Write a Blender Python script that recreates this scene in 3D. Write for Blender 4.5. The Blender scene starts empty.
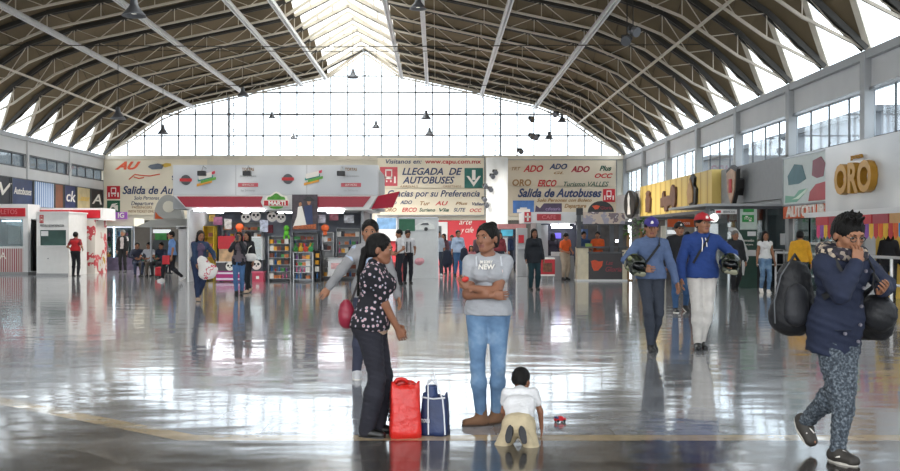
import bpy, bmesh, math, random
import numpy as np
from mathutils import Vector, Matrix
random.seed(7); np.random.seed(7)
PI = math.pi
scene = bpy.context.scene
COL = scene.collection
# ---------------------------------------------------------------- view geometry (metres; camera at origin, eye 1.5 m)
FPX, CX, CY, EYE = 950.0, 437.0, 237.0, 1.5
def gx(px, Y): return (px - CX) * Y / FPX
def gz(py, Y): return EYE + (CY - py) * Y / FPX
def gy(py): return FPX * EYE / (py - CY)
cam = bpy.data.cameras.new('camera'); cam.lens = FPX / 900 * 36; cam.sensor_width = 36
cam.shift_x = (450 - CX) / 900; cam.shift_y = (CY - 235.5) / 900; cam.clip_end = 500
co = bpy.data.objects.new('camera', cam); COL.objects.link(co)
co.location = (0, 0, EYE); co.rotation_euler = (PI/2, 0, 0); scene.camera = co
scene.view_settings.view_transform = 'Standard'; scene.view_settings.look = 'None'
scene.view_settings.gamma = 1; scene.view_settings.use_curve_mapping = False
scene.view_settings.exposure = 0.0
# ---------------------------------------------------------------- materials
def srgb(h):
    if isinstance(h, str):
        h = h.lstrip('#'); c = [int(h[i:i+2], 16) / 255 for i in (0, 2, 4)]
    else: c = list(h)
    return tuple((v / 12.92 if v <= .04045 else ((v + .055) / 1.055) ** 2.4) for v in c) + (1,)
MATS = {}
def N(nt, typ, **kw):
    n = nt.nodes.new(typ)
    for k, v in kw.items():
        if k in n.inputs.keys(): n.inputs[k].default_value = v
        else: setattr(n, k, v)
    return n
def mat(name, col, rough=.6, metal=0, var=.12, scale=6, bump=0, bscale=40, emit=0, spec=.5, coat=0, trans=0):
    """procedural principled material: colour broken up by noise, optional bump"""
    if name in MATS: return MATS[name]
    m = bpy.data.materials.new(name); m.use_nodes = True; nt = m.node_tree; L = nt.links
    b = nt.nodes['Principled BSDF']
    c = srgb(col)
    tc = N(nt, 'ShaderNodeTexCoord'); nz = N(nt, 'ShaderNodeTexNoise'); nz.inputs['Scale'].default_value = scale; nz.inputs['Detail'].default_value = 4
    L.new(tc.outputs['Object'], nz.inputs['Vector'])
    mr = N(nt, 'ShaderNodeMapRange'); mr.inputs['From Min'].default_value = .3; mr.inputs['From Max'].default_value = .7
    mr.inputs['To Min'].default_value = 1 - var; mr.inputs['To Max'].default_value = 1 + var * .6
    L.new(nz.outputs['Fac'], mr.inputs['Value'])
    mx = N(nt, 'ShaderNodeVectorMath', operation='SCALE'); mx.inputs[0].default_value = c[:3]
    L.new(mr.outputs[0], mx.inputs['Scale']); L.new(mx.outputs[0], b.inputs['Base Color'])
    b.inputs['Roughness'].default_value = rough; b.inputs['Metallic'].default_value = metal
    b.inputs['Specular IOR Level'].default_value = spec; b.inputs['Coat Weight'].default_value = coat
    if emit:
        b.inputs['Emission Color'].default_value = c; b.inputs['Emission Strength'].default_value = emit
    if bump:
        n2 = N(nt, 'ShaderNodeTexNoise'); n2.inputs['Scale'].default_value = bscale; n2.inputs['Detail'].default_value = 3
        L.new(tc.outputs['Object'], n2.inputs['Vector'])
        bp = N(nt, 'ShaderNodeBump'); bp.inputs['Strength'].default_value = bump; bp.inputs['Distance'].default_value = .02
        L.new(n2.outputs['Fac'], bp.inputs['Height']); L.new(bp.outputs[0], b.inputs['Normal'])
    MATS[name] = m; return m
def ramp_mat(name, kind, stops, scale=8, rough=.7, detail=4, vec='Object', stretch=(1,1,1), bump=0, interp='CONSTANT', rand=1.0, metric=None):
    """material whose colour comes from a noise / voronoi / wave texture through a ramp"""
    if name in MATS: return MATS[name]
    m = bpy.data.materials.new(name); m.use_nodes = True; nt = m.node_tree; L = nt.links
    b = nt.nodes['Principled BSDF']; b.inputs['Roughness'].default_value = rough
    tc = N(nt, 'ShaderNodeTexCoord'); mp = N(nt, 'ShaderNodeMapping'); mp.inputs['Scale'].default_value = stretch
    L.new(tc.outputs[vec], mp.inputs['Vector'])
    if kind == 'noise':
        t = N(nt, 'ShaderNodeTexNoise'); t.inputs['Scale'].default_value = scale; t.inputs['Detail'].default_value = detail; out = t.outputs['Fac']
    elif kind == 'voronoi':
        t = N(nt, 'ShaderNodeTexVoronoi'); t.inputs['Scale'].default_value = scale; t.inputs['Randomness'].default_value = rand; out = t.outputs['Distance']
    elif kind == 'cell':
        t = N(nt, 'ShaderNodeTexVoronoi'); t.inputs['Scale'].default_value = scale; t.inputs['Randomness'].default_value = rand
        if metric: t.distance = metric
        s = N(nt, 'ShaderNodeSeparateColor'); L.new(t.outputs['Color'], s.inputs[0]); out = s.outputs[0]
    else:
        t = N(nt, 'ShaderNodeTexWave'); t.inputs['Scale'].default_value = scale; t.inputs['Distortion'].default_value = 0; t.bands_direction = kind[-1].upper(); out = t.outputs['Fac']
    L.new(mp.outputs[0], t.inputs['Vector'])
    r = N(nt, 'ShaderNodeValToRGB'); r.color_ramp.interpolation = interp
    el = r.color_ramp.elements
    while len(el) < len(stops): el.new(.5)
    for e, (p, c) in zip(el, stops): e.position = p; e.color = srgb(c)
    L.new(out, r.inputs[0]); L.new(r.outputs[0], b.inputs['Base Color'])
    if bump:
        bp = N(nt, 'ShaderNodeBump'); bp.inputs['Strength'].default_value = bump; bp.inputs['Distance'].default_value = .02
        L.new(out, bp.inputs['Height']); L.new(bp.outputs[0], b.inputs['Normal'])
    MATS[name] = m; return m
def glass(name, tint='#eef4f8', gloss=.12, haze=.0):
    if name in MATS: return MATS[name]
    m = bpy.data.materials.new(name); m.use_nodes = True; nt = m.node_tree; L = nt.links
    nt.nodes.remove(nt.nodes['Principled BSDF']); out = nt.nodes['Material Output']
    tr = N(nt, 'ShaderNodeBsdfTransparent'); gl = N(nt, 'ShaderNodeBsdfGlossy'); gl.inputs['Roughness'].default_value = .03
    tc = N(nt, 'ShaderNodeTexCoord'); nz = N(nt, 'ShaderNodeTexNoise'); nz.inputs['Scale'].default_value = .7
    L.new(tc.outputs['Object'], nz.inputs['Vector'])
    rp = N(nt, 'ShaderNodeValToRGB'); c = srgb(tint)
    rp.color_ramp.elements[0].position = .35; rp.color_ramp.elements[0].color = tuple(v * .9 for v in c[:3]) + (1,)
    rp.color_ramp.elements[1].position = .65; rp.color_ramp.elements[1].color = c
    L.new(nz.outputs['Fac'], rp.inputs[0]); L.new(rp.outputs[0], tr.inputs['Color'])
    lw = N(nt, 'ShaderNodeLayerWeight'); fr = N(nt, 'ShaderNodeMath', operation='POWER'); fr.inputs[1].default_value = 4; nt.links.new(lw.outputs['Facing'], fr.inputs[0])
    ad = N(nt, 'ShaderNodeMath', operation='ADD'); ad.use_clamp = True; ad.inputs[1].default_value = gloss; L.new(fr.outputs[0], ad.inputs[0])
    mx = N(nt, 'ShaderNodeMixShader'); L.new(ad.outputs[0], mx.inputs[0]); L.new(tr.outputs[0], mx.inputs[1]); L.new(gl.outputs[0], mx.inputs[2])
    last = mx
    if haze:
        df = N(nt, 'ShaderNodeBsdfTranslucent'); df.inputs['Color'].default_value = c
        m2 = N(nt, 'ShaderNodeMixShader'); m2.inputs[0].default_value = haze
        L.new(mx.outputs[0], m2.inputs[1]); L.new(df.outputs[0], m2.inputs[2]); last = m2
    L.new(last.outputs[0], out.inputs['Surface'])
    MATS[name] = m; return m
# ---------------------------------------------------------------- mesh builder
class MB:
    def __init__(s): s.v = []; s.f = []; s.mi = []; s.m = 0
    def add(s, vs, fs):
        o = len(s.v); s.v += [tuple(v) for v in vs]; s.f += [tuple(i + o for i in f) for f in fs]; s.mi += [s.m] * len(fs); return s
    def box(s, x0, x1, y0, y1, z0, z1, rz=0, piv=None):
        vs = [Vector((x, y, z)) for x in (x0, x1) for y in (y0, y1) for z in (z0, z1)]
        if rz:
            p = Vector(piv if piv else ((x0+x1)/2, (y0+y1)/2, 0)); R = Matrix.Rotation(rz, 3, 'Z'); vs = [R @ (v - p) + p for v in vs]
        return s.add(vs, [(0,1,3,2),(4,6,7,5),(0,4,5,1),(2,3,7,6),(0,2,6,4),(1,5,7,3)])
    def cbox(s, x, y, z, sx, sy, sz, rz=0): return s.box(x-sx/2, x+sx/2, y-sy/2, y+sy/2, z, z+sz, rz)
    def bar(s, a, b, w=.05, d=None, up=(0,0,1)):
        a = Vector(a); b = Vector(b); t = (b-a)
        if t.length < 1e-6: return s
        t.normalize(); u = Vector(up)
        if abs(t.dot(u)) > .98: u = Vector((0,1,0))
        x = t.cross(u).normalized() * w/2; y = x.cross(t).normalized() * (d or w)/2
        vs = [p + i*x + j*y for p in (a, b) for i, j in ((-1,-1),(1,-1),(1,1),(-1,1))]
        return s.add(vs, [(0,3,2,1),(4,5,6,7),(0,1,5,4),(1,2,6,5),(2,3,7,6),(3,0,4,7)])
    def tube(s, pts, r=.02, n=8, closed=False):
        pts = [Vector(p) for p in pts]; k = len(pts); rs = r if isinstance(r, (list, tuple)) else [r]*k
        vs = []; fs = []; prev = None
        for i, p in enumerate(pts):
            t = (pts[min(i+1, k-1)] - pts[max(i-1, 0)]).normalized() if not closed else (pts[(i+1)%k] - pts[i-1]).normalized()
            u = prev if prev is not None else (Vector((0,0,1)) if abs(t.z) < .9 else Vector((1,0,0)))
            x = t.cross(u)
            if x.length < 1e-5: x = t.cross(Vector((.3,.5,.8)))
            x.normalize(); y = x.cross(t).normalized(); prev = y
            vs += [p + rs[i]*(math.cos(2*PI*j/n)*x + math.sin(2*PI*j/n)*y) for j in range(n)]
        m = k if closed else k-1
        for i in range(m):
            for j in range(n):
                a = i*n; b = ((i+1)%k)*n; fs.append((a+j, a+(j+1)%n, b+(j+1)%n, b+j))
        if not closed: fs += [tuple(range(n))[::-1], tuple((k-1)*n + j for j in range(n))]
        return s.add(vs, fs)
    def lathe(s, prof, c=(0,0,0), n=16, axis='z'):
        vs = []; fs = []
        for r, h in prof:
            for j in range(n):
                a = 2*PI*j/n; x, y = r*math.cos(a), r*math.sin(a)
                vs.append((c[0]+x, c[1]+y, c[2]+h) if axis == 'z' else (c[0]+x, c[1]+h, c[2]+y))
        for i in range(len(prof)-1):
            for j in range(n): fs.append((i*n+j, i*n+(j+1)%n, (i+1)*n+(j+1)%n, (i+1)*n+j))
        fs += [tuple(range(n))[::-1], tuple((len(prof)-1)*n+j for j in range(n))]
        return s.add(vs, fs)
    def prism(s, poly, y0, y1):
        """polygon in x,z extruded along y"""
        n = len(poly); vs = [(x, y0, z) for x, z in poly] + [(x, y1, z) for x, z in poly]
        return s.add(vs, [tuple(range(n)), tuple(range(2*n-1, n-1, -1))] + [((i+1)%n, i, n+i, n+(i+1)%n) for i in range(n)])
    def prismx(s, poly, x0, x1):
        n = len(poly); vs = [(x0, y, z) for y, z in poly] + [(x1, y, z) for y, z in poly]
        return s.add(vs, [tuple(range(n))[::-1], tuple(range(n, 2*n))] + [(i, (i+1)%n, n+(i+1)%n, n+i) for i in range(n)])
    def ball(s, c, r, n=10, sc=(1,1,1)):
        vs = []; fs = []
        for i in range(n+1):
            th = PI*i/n
            for j in range(2*n):
                a = PI*j/n; vs.append((c[0]+r*sc[0]*math.sin(th)*math.cos(a), c[1]+r*sc[1]*math.sin(th)*math.sin(a), c[2]+r*sc[2]*math.cos(th)))
        for i in range(n):
            for j in range(2*n): fs.append((i*2*n+j, (i+1)*2*n+j, (i+1)*2*n+(j+1)%(2*n), i*2*n+(j+1)%(2*n)))
        return s.add(vs, fs)
    def mesh(s, name, mats, smooth=False, bev=0):
        me = bpy.data.meshes.new(name); me.from_pydata(s.v, [], s.f)
        mats = mats if isinstance(mats, (list, tuple)) else [mats]
        for m in mats: me.materials.append(m)
        me.polygons.foreach_set('material_index', s.mi)
        bm = bmesh.new(); bm.from_mesh(me)
        if smooth: bmesh.ops.remove_doubles(bm, verts=bm.verts, dist=1e-5)
        bmesh.ops.recalc_face_normals(bm, faces=bm.faces)
        if bev: bmesh.ops.bevel(bm, geom=[e for e in bm.edges if len(e.link_faces) == 2 and e.calc_face_angle(0) > .7], offset=bev, segments=2, affect='EDGES', profile=.6, clamp_overlap=True)
        bm.to_mesh(me); bm.free()
        if smooth: me.polygons.foreach_set('use_smooth', [True]*len(me.polygons))
        me.update(); return me
    def obj(s, name, mats, parent=None, loc=(0,0,0), rz=0, smooth=False, bev=0):
        o = bpy.data.objects.new(name, s.mesh(name, mats, smooth, bev)); COL.objects.link(o)
        o.parent = parent; o.location = loc; o.rotation_euler = (0, 0, rz); return o
def tag(o, label=None, cat=None, group=None, kind=None):
    if label: o['label'] = label
    if cat: o['category'] = cat
    if group: o['group'] = group
    if kind: o['kind'] = kind
    return o
def T(name, label, cat, loc=(0,0,0), rz=0, group=None):
    o = bpy.data.objects.new(name, None); COL.objects.link(o); o.empty_display_size = .1
    o.location = loc; o.rotation_euler = (0, 0, rz); return tag(o, label, cat, group)
def S(o): o['kind'] = 'structure'; return o
def copy_tree(o, parent=None):
    c = o.copy(); COL.objects.link(c); c.parent = parent
    for ch in list(o.children): copy_tree(ch, c)
    return c
def textmesh(body, size, depth=.01, bold=0, shear=0, spacing=1, align='CENTER', width=None):
    cu = bpy.data.curves.new('lettering', 'FONT'); cu.body = body; cu.size = size; cu.extrude = depth/2; cu.offset = bold*size
    cu.shear = shear; cu.align_x = align; cu.align_y = 'CENTER'; cu.space_character = spacing; cu.resolution_u = 3
    o = bpy.data.objects.new('lettering', cu); COL.objects.link(o)
    me = bpy.data.meshes.new_from_object(o); bpy.data.objects.remove(o); bpy.data.curves.remove(cu)
    if width and len(me.vertices):
        co_ = np.empty(len(me.vertices)*3); me.vertices.foreach_get('co', co_); co_ = co_.reshape(-1,3)
        k = width / (co_[:,0].max() - co_[:,0].min()); co_[:,0] *= k; me.vertices.foreach_set('co', co_.ravel())
    return me
def text(body, loc, size, m, parent=None, face='front', depth=.01, name='lettering', **kw):
    """lettering standing upright; face: front reads from -Y; wallr reads from -X (on a wall at +X); walll reads from +X"""
    me = textmesh(body, size, depth, **kw); me.materials.clear(); me.materials.append(m)
    o = bpy.data.objects.new(name, me); COL.objects.link(o); o.parent = parent; o.location = loc
    rz = {'front': 0, 'wallr': -PI/2, 'walll': PI/2}.get(face, face)
    o.rotation_euler = (PI/2, 0, rz); return o

M = dict(
 white=mat('white_paint', '#dedede', .5, var=.06, scale=1.5), wall=mat('wall_paint', '#dadbdc', .6, var=.07, scale=.8),
 cream=mat('cream_paint', '#d9d4c4', .6, var=.06, scale=.8), grey=mat('grey_paint', '#a9abad', .5, var=.06, scale=1),
 dgrey=mat('dark_grey_paint', '#55585c', .5), black=mat('black_plastic', '#17181a', .4), steel=mat('steel', '#9a9da0', .35, .8, scale=3),
 beige=mat('beige_steel', '#d6cdbd', .5, var=.12, scale=2), dsteel=mat('dark_roof_steel', '#3b3935', .6, var=.2, scale=3), purlin=mat('white_purlin_steel', '#e9e9ea', .4, var=.1, scale=3),
 red=mat('red_sign', '#c01828', .4, var=.06), maroon=mat('maroon_sign', '#a01c34', .4, var=.06), blue=mat('blue_sign', '#26396b', .5), green=mat('dark_green_sign', '#15503f', .5),
 lamp=mat('fluorescent_tube', '#f6f8ff', .4, var=.0, emit=14), yellow=mat('yellow_panel', '#dfb84a', .5, var=.15, scale=1.2),
 navy=mat('navy_lettering', '#2c3c66', .5), redl=mat('red_lettering', '#c22b30', .5), gold=mat('golden_letters', '#b5852c', .35, .3, var=.1), brown=mat('brown_lettering', '#9a7448', .5),
 gl=glass('window_glass', '#eef4f8', .0), glr=glass('shop_glass', '#d8e4e6', .15), orange=mat('orange_sign', '#cf5a24', .5),
)
# ================================================================= THE HALL
YB = 51.6; XL, XR, XC = -18.1, 10.25, -3.93; P = 2.42; NB = 25; YE = YB - NB*P   # back wall, side walls, ridge line, roof bay
PROF = [(0, 10.62), (2.0, 10.3), (9.3, 8.73), (11.0, 8.15), (14.2, 5.9)]          # half section of the roof: offset from ridge, height
def Q(u):
    u = abs(u)
    for (a, ha), (b, hb) in zip(PROF, PROF[1:]):
        if u <= b: return ha + (hb-ha)*(u-a)/(b-a)
    return PROF[-1][1]
# floor ------------------------------------------------------------------------------------
def floor_material():
    m = bpy.data.materials.new('polished_marble_floor'); m.use_nodes = True; nt = m.node_tree; L = nt.links; b = nt.nodes['Principled BSDF']
    tc = N(nt, 'ShaderNodeTexCoord'); sx = N(nt, 'ShaderNodeSeparateXYZ'); L.new(tc.outputs['Object'], sx.inputs[0])
    def math_(op, a, c=None, clamp=False):
        n = N(nt, 'ShaderNodeMath', operation=op); n.use_clamp = clamp
        for i, v in enumerate((a, c)):
            if v is None: continue
            if isinstance(v, (int, float)): n.inputs[i].default_value = v
            else: L.new(v, n.inputs[i])
        return n.outputs[0]
    def mixc(f, a, c):
        n = N(nt, 'ShaderNodeMix', data_type='RGBA'); L.new(f, n.inputs[0]) if not isinstance(f, (int, float)) else setattr(n.inputs[0], 'default_value', f)
        for i, v in ((6, a), (7, c)):
            if isinstance(v, tuple): n.inputs[i].default_value = v
            else: L.new(v, n.inputs[i])
        return n.outputs[2]
    X, Y = sx.outputs[0], sx.outputs[1]
    # slabs: straight in the hall, diagonal inside the near octagon
    def slabs(vec, w, h, c1, c2, mort, off=.5):
        t = N(nt, 'ShaderNodeTexBrick'); t.inputs['Scale'].default_value = 1; t.inputs['Brick Width'].default_value = w; t.inputs['Row Height'].default_value = h
        t.inputs['Mortar Size'].default_value = .006; t.inputs['Color1'].default_value = srgb(c1); t.inputs['Color2'].default_value = srgb(c2); t.inputs['Mortar'].default_value = srgb(mort); t.offset = off
        t.inputs['Bias'].default_value = -.1
        L.new(vec, t.inputs['Vector']); return t
    far = slabs(tc.outputs['Object'], .9, .6, '#96989c', '#858587', '#74726f')
    mp = N(nt, 'ShaderNodeMapping'); mp.inputs['Rotation'].default_value = (0, 0, PI/4); L.new(tc.outputs['Object'], mp.inputs[0])
    ck = N(nt, 'ShaderNodeTexChecker'); ck.inputs['Scale'].default_value = 1.35; ck.inputs['Color1'].default_value = srgb('#5f5b57'); ck.inputs['Color2'].default_value = srgb('#2f2c2a'); L.new(mp.outputs[0], ck.inputs[0])
    near = slabs(mp.outputs[0], .74, .74, '#5f5b58', '#4c4946', '#8d877e', 0)
    # distance to the octagon edge: y = 7.0 for x > -1.9, then slanting away
    d1 = math_('SUBTRACT', Y, 7.0)
    d2 = math_('SUBTRACT', math_('ADD', math_('MULTIPLY', X, .6), math_('MULTIPLY', Y, .8)), 7.0*.8 - 1.9*.6)
    d = math_('MAXIMUM', d1, 0.0); d = math_('MINIMUM', d1, d2)
    isnear = math_('LESS_THAN', d, 0.0)
    band = math_('MULTIPLY', math_('GREATER_THAN', d, 0.0), math_('LESS_THAN', d, .2))
    edge = math_('MULTIPLY', math_('GREATER_THAN', d, -.04), math_('LESS_THAN', d, 0))
    line2 = math_('LESS_THAN', math_('ABSOLUTE', math_('ADD', d, .62)), .012)
    # dark diamond inlay region further inside
    inlay = math_('LESS_THAN', d, -.62)
    wob = N(nt, 'ShaderNodeTexNoise'); wob.inputs['Scale'].default_value = 2.2; wob.inputs['Detail'].default_value = 8; wob.inputs['Roughness'].default_value = .65
    L.new(tc.outputs['Object'], wob.inputs[0])
    big = N(nt, 'ShaderNodeTexNoise'); big.inputs['Scale'].default_value = .35; big.inputs['Detail'].default_value = 3; L.new(tc.outputs['Object'], big.inputs[0])
    c = mixc(isnear, far.outputs['Color'], near.outputs['Color'])
    c = mixc(math_('MULTIPLY', isnear, .5), c, ck.outputs['Color']); c = mixc(math_('MULTIPLY', inlay, .4), c, ck.outputs['Color'])
    # thin cream band across the hall further back
    b2 = math_('LESS_THAN', math_('ABSOLUTE', math_('SUBTRACT', Y, 14.9)), .14)
    c = mixc(math_('MULTIPLY', b2, .5), c, srgb('#a39c90'))
    c = mixc(band, c, srgb('#b5a180')); c = mixc(edge, c, srgb('#3a3633')); c = mixc(math_('MULTIPLY', line2, .5), c, srgb('#8d867b'))
    v = N(nt, 'ShaderNodeMapRange'); v.inputs['From Min'].default_value = .3; v.inputs['From Max'].default_value = .7; v.inputs['To Min'].default_value = .6; v.inputs['To Max'].default_value = 1.25
    L.new(wob.outputs['Fac'], v.inputs[0])
    sc = N(nt, 'ShaderNodeVectorMath', operation='SCALE'); L.new(c, sc.inputs[0]); L.new(v.outputs[0], sc.inputs['Scale'])
    L.new(sc.outputs[0], b.inputs['Base Color'])
    # worn polish: roughness varies by slab and by traffic
    sp = N(nt, 'ShaderNodeSeparateColor'); L.new(far.outputs['Color'], sp.inputs[0])
    r = math_('ADD', math_('MULTIPLY', big.outputs['Fac'], .10), math_('MULTIPLY', wob.outputs['Fac'], .06)); r = math_('ADD', r, .035, True); r = math_('ADD', r, math_('MULTIPLY', isnear, .03))
    L.new(r, b.inputs['Roughness']); b.inputs['Specular IOR Level'].default_value = .9; b.inputs['IOR'].default_value = 1.6
    cw = math_('SUBTRACT', .35, math_('MULTIPLY', isnear, .15)); L.new(cw, b.inputs['Coat Weight']); b.inputs['Coat Roughness'].default_value = .04
    # slabs are not dead level: slow ripple, a little step at each joint
    mp2 = N(nt, 'ShaderNodeMapping'); mp2.inputs['Scale'].default_value = (.7, 1.6, 1); L.new(tc.outputs['Object'], mp2.inputs[0])
    rip = N(nt, 'ShaderNodeTexNoise'); rip.inputs['Scale'].default_value = 1.3; rip.inputs['Detail'].default_value = 2; L.new(mp2.outputs[0], rip.inputs[0])
    hh = math_('ADD', math_('MULTIPLY', rip.outputs['Fac'], 1.0), math_('MULTIPLY', wob.outputs['Fac'], .12))
    bp = N(nt, 'ShaderNodeBump'); bp.inputs['Strength'].default_value = .5; bp.inputs['Distance'].default_value = .012; L.new(hh, bp.inputs['Height'])
    L.new(bp.outputs[0], b.inputs['Normal']); L.new(bp.outputs[0], b.inputs['Coat Normal'])
    return m
fl = MB().box(XL-.3, XR+6, -16, YB+.3, -.2, 0).obj('floor', floor_material()); S(fl)
# side walls -------------------------------------------------------------------------------
HW = 5.85
b = MB()
b.box(XL-.25, XL, YE, YB, 0, 4.55).box(XL-.25, XL, YE, YB, 5.12, HW)
wl = S(b.obj('wall_left', M['wall']))
wn = 1
COLW = 4.84
for i in range(9):                                                # strip windows of the left wall, one per bay
    y1 = YB - .1 - i*COLW; y0 = y1 - COLW + .25
    if y0 < YE: break
    w = S(MB().box(XL-.13, XL-.12, y0, y1, 4.55, 5.12).obj('window_%d' % wn, glass('grey_glass', '#8a9094', .05, .30))); wn += 1
    f = MB()
    for k in range(5): yy = y0 + (y1-y0)*k/4; f.box(XL-.13, XL-.09, yy-.03, yy+.03, 4.55, 5.12)
    f.box(XL-.18, XL+.01, y0, y1, 4.52, 4.58).box(XL-.18, XL+.01, y0, y1, 5.09, 5.15)
    f.obj('window_frame', M['dgrey'], w)
    p = MB().box(XL-.25, XL-.1, y0-.25, y0, 4.55, 5.12)
    p.obj('wall_pier', M['wall'], wl)
    t = S(MB().box(XL, XL+.06, y0-.2, y0-.02, 0, HW).obj('wall_left_pilaster', M['wall']))
S(MB().box(XL-.02, XL+.14, YE, YB, HW-.12, HW+.06).obj('trim_1', M['grey']))
# right wall: masonry below, glazed band 3.85-5.0, pale beam above
b = MB(); b.box(XR, XR+.25, YE, YB, 5.0, HW); b.box(XR, XR+.25, YE, YB, 2.45, 3.85)
wr = S(b.obj('wall_right', M['wall']))
S(MB().box(XR-.14, XR+.02, YE, YB, HW-.14, HW+.06).obj('trim_2', M['grey']))
S(MB().box(XR-.05, XR+.05, YE, YB, 4.96, 5.04).obj('trim_3', M['steel']))
ycols = [22.55 + COLW*i for i in range(-3, 7)]
for i, y in enumerate(ycols):
    if not YE < y < YB: continue
    S(MB().box(XR-.16, XR+.1, y-.13, y+.13, 0, HW).obj('wall_right_column', M['grey']))
for a, c in zip(ycols, ycols[1:]):
    if a < YE: continue
    c = min(c, YB)
    w = S(MB().box(XR+.06, XR+.07, a+.13, c-.13, 3.85, 5.0).obj('window_%d' % wn, M['gl'])); wn += 1
    f = MB()
    for k in range(1, 4): yy = a + (c-a)*k/4; f.box(XR+.04, XR+.08, yy-.02, yy+.02, 3.85, 5.0)
    f.box(XR+.06, XR+.14, a+.13, c-.13, 3.83, 3.88)
    f.obj('window_frame', M['dgrey'], w)
# outside the right wall: grey block added to darken the far panes so they mirror
bl = T('added_backdrop_block', 'grey flat-roofed block added outside so the high far panes mirror the hall', 'backdrop', (17, 42, 0))
MB().box(-2.5, 4, -11, 10, 0, 5.6).obj('block_body', mat('backdrop_block_grey', '#8b8d92', .8, var=.2, scale=.5), bl)
MB().box(-2.7, 4.2, -11.2, 10.2, 5.6, 5.8).obj('roof_slab', M['dgrey'], bl)
# back wall --------------------------------------------------------------------------------
b = MB().box(XL-.2, XR+.2, YB, YB+.25, 2.4, HW)
wb = S(b.obj('wall_back', M['cream']))
S(MB().box(XL, XR, YB-.15, YB, HW-.14, HW+.08).obj('trim_4', M['beige']))
# glazed gable above it
gab = [(XC-14.2, HW)] + [(XC-u, h) for u, h in reversed(PROF[1:])][1:] + [(XC, 11.7)] + [(XC+u, h) for u, h in PROF[1:]][:-1] + [(XC+14.2, HW)]
gw = S(MB().prism(gab, YB+.06, YB+.08).obj('window_%d' % wn, glass('gable_glass', '#f4f8fb', .05))); wn += 1
def gabz(x):
    u = abs(x-XC)
    return 11.7 + (10.3-11.7)*u/2 if u < 2 else Q(u)
f = MB(); x = XC - 13.8
while x < XC + 14: f.box(x-.035, x+.035, YB+.0, YB+.1, HW, gabz(x)); x += .92
f.obj('mullion', M['steel'], gw)
f = MB()
for z in (7.0, 8.15, 9.35, 10.25):
    u = 2*(11.7-z)/1.4 if z > 10.3 else next(a + (c-a)*(ha-z)/(ha-hc) for (a, ha), (c, hc) in zip(PROF[1:], PROF[2:]) if hc <= z)
    f.box(XC-u, XC+u, YB+.0, YB+.1, z-.035, z+.035)
f.obj('transom', M['steel'], gw)
f = MB()
for (a, c) in zip(gab, gab[1:]): f.bar((a[0], YB, a[1]), (c[0], YB, c[1]), .12, .14)
f.obj('window_frame', M['beige'], gw)
sp_ = MB()
for sd in (-1, 1):
    for (ua, ub) in ((2.0, 5.5), (5.5, 9.3), (9.3, 11.0), (11.0, 12.9)):
        sp_.prism([(XC+sd*ua, Q(ua)), (XC+sd*ub, Q(ub)), (XC+sd*ub, Q(ub)+.75), (XC+sd*ua, Q(ua)+.75)], YB+.0, YB+.05)
    sp_.prism([(XC+sd*12.9, Q(12.9)), (XC+sd*14.2, HW), (XC+sd*12.9, Q(12.9)+.75)], YB+.0, YB+.05)
S(sp_.obj('trim_6', mat('spandrel_brown', '#4a4236', .7)))
for px in (231, 366, 498):                                       # lattice posts standing before the glazing
    x = gx(px, YB-.3); f = MB(); zt = gabz(x)
    for sx in (-.16, .16): f.box(x+sx-.025, x+sx+.025, YB-.35, YB-.3, HW, zt)
    k = 0; z = HW
    while z < zt-.4: f.bar((x-.16 if k % 2 else x+.16, YB-.32, z), (x+.16 if k % 2 else x-.16, YB-.32, z+.35), .025); z += .35; k += 1
    tag(f.obj('lattice_post', M['steel']), ['slim lattice post on the glazed gable above the red-striped store', 'slim lattice post below the roof ridge on the glazed gable', 'slim lattice post on the glazed gable above the pale round column'][(231, 366, 498).index(px)], 'post', 'lattice posts on the gable glazing')
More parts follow.
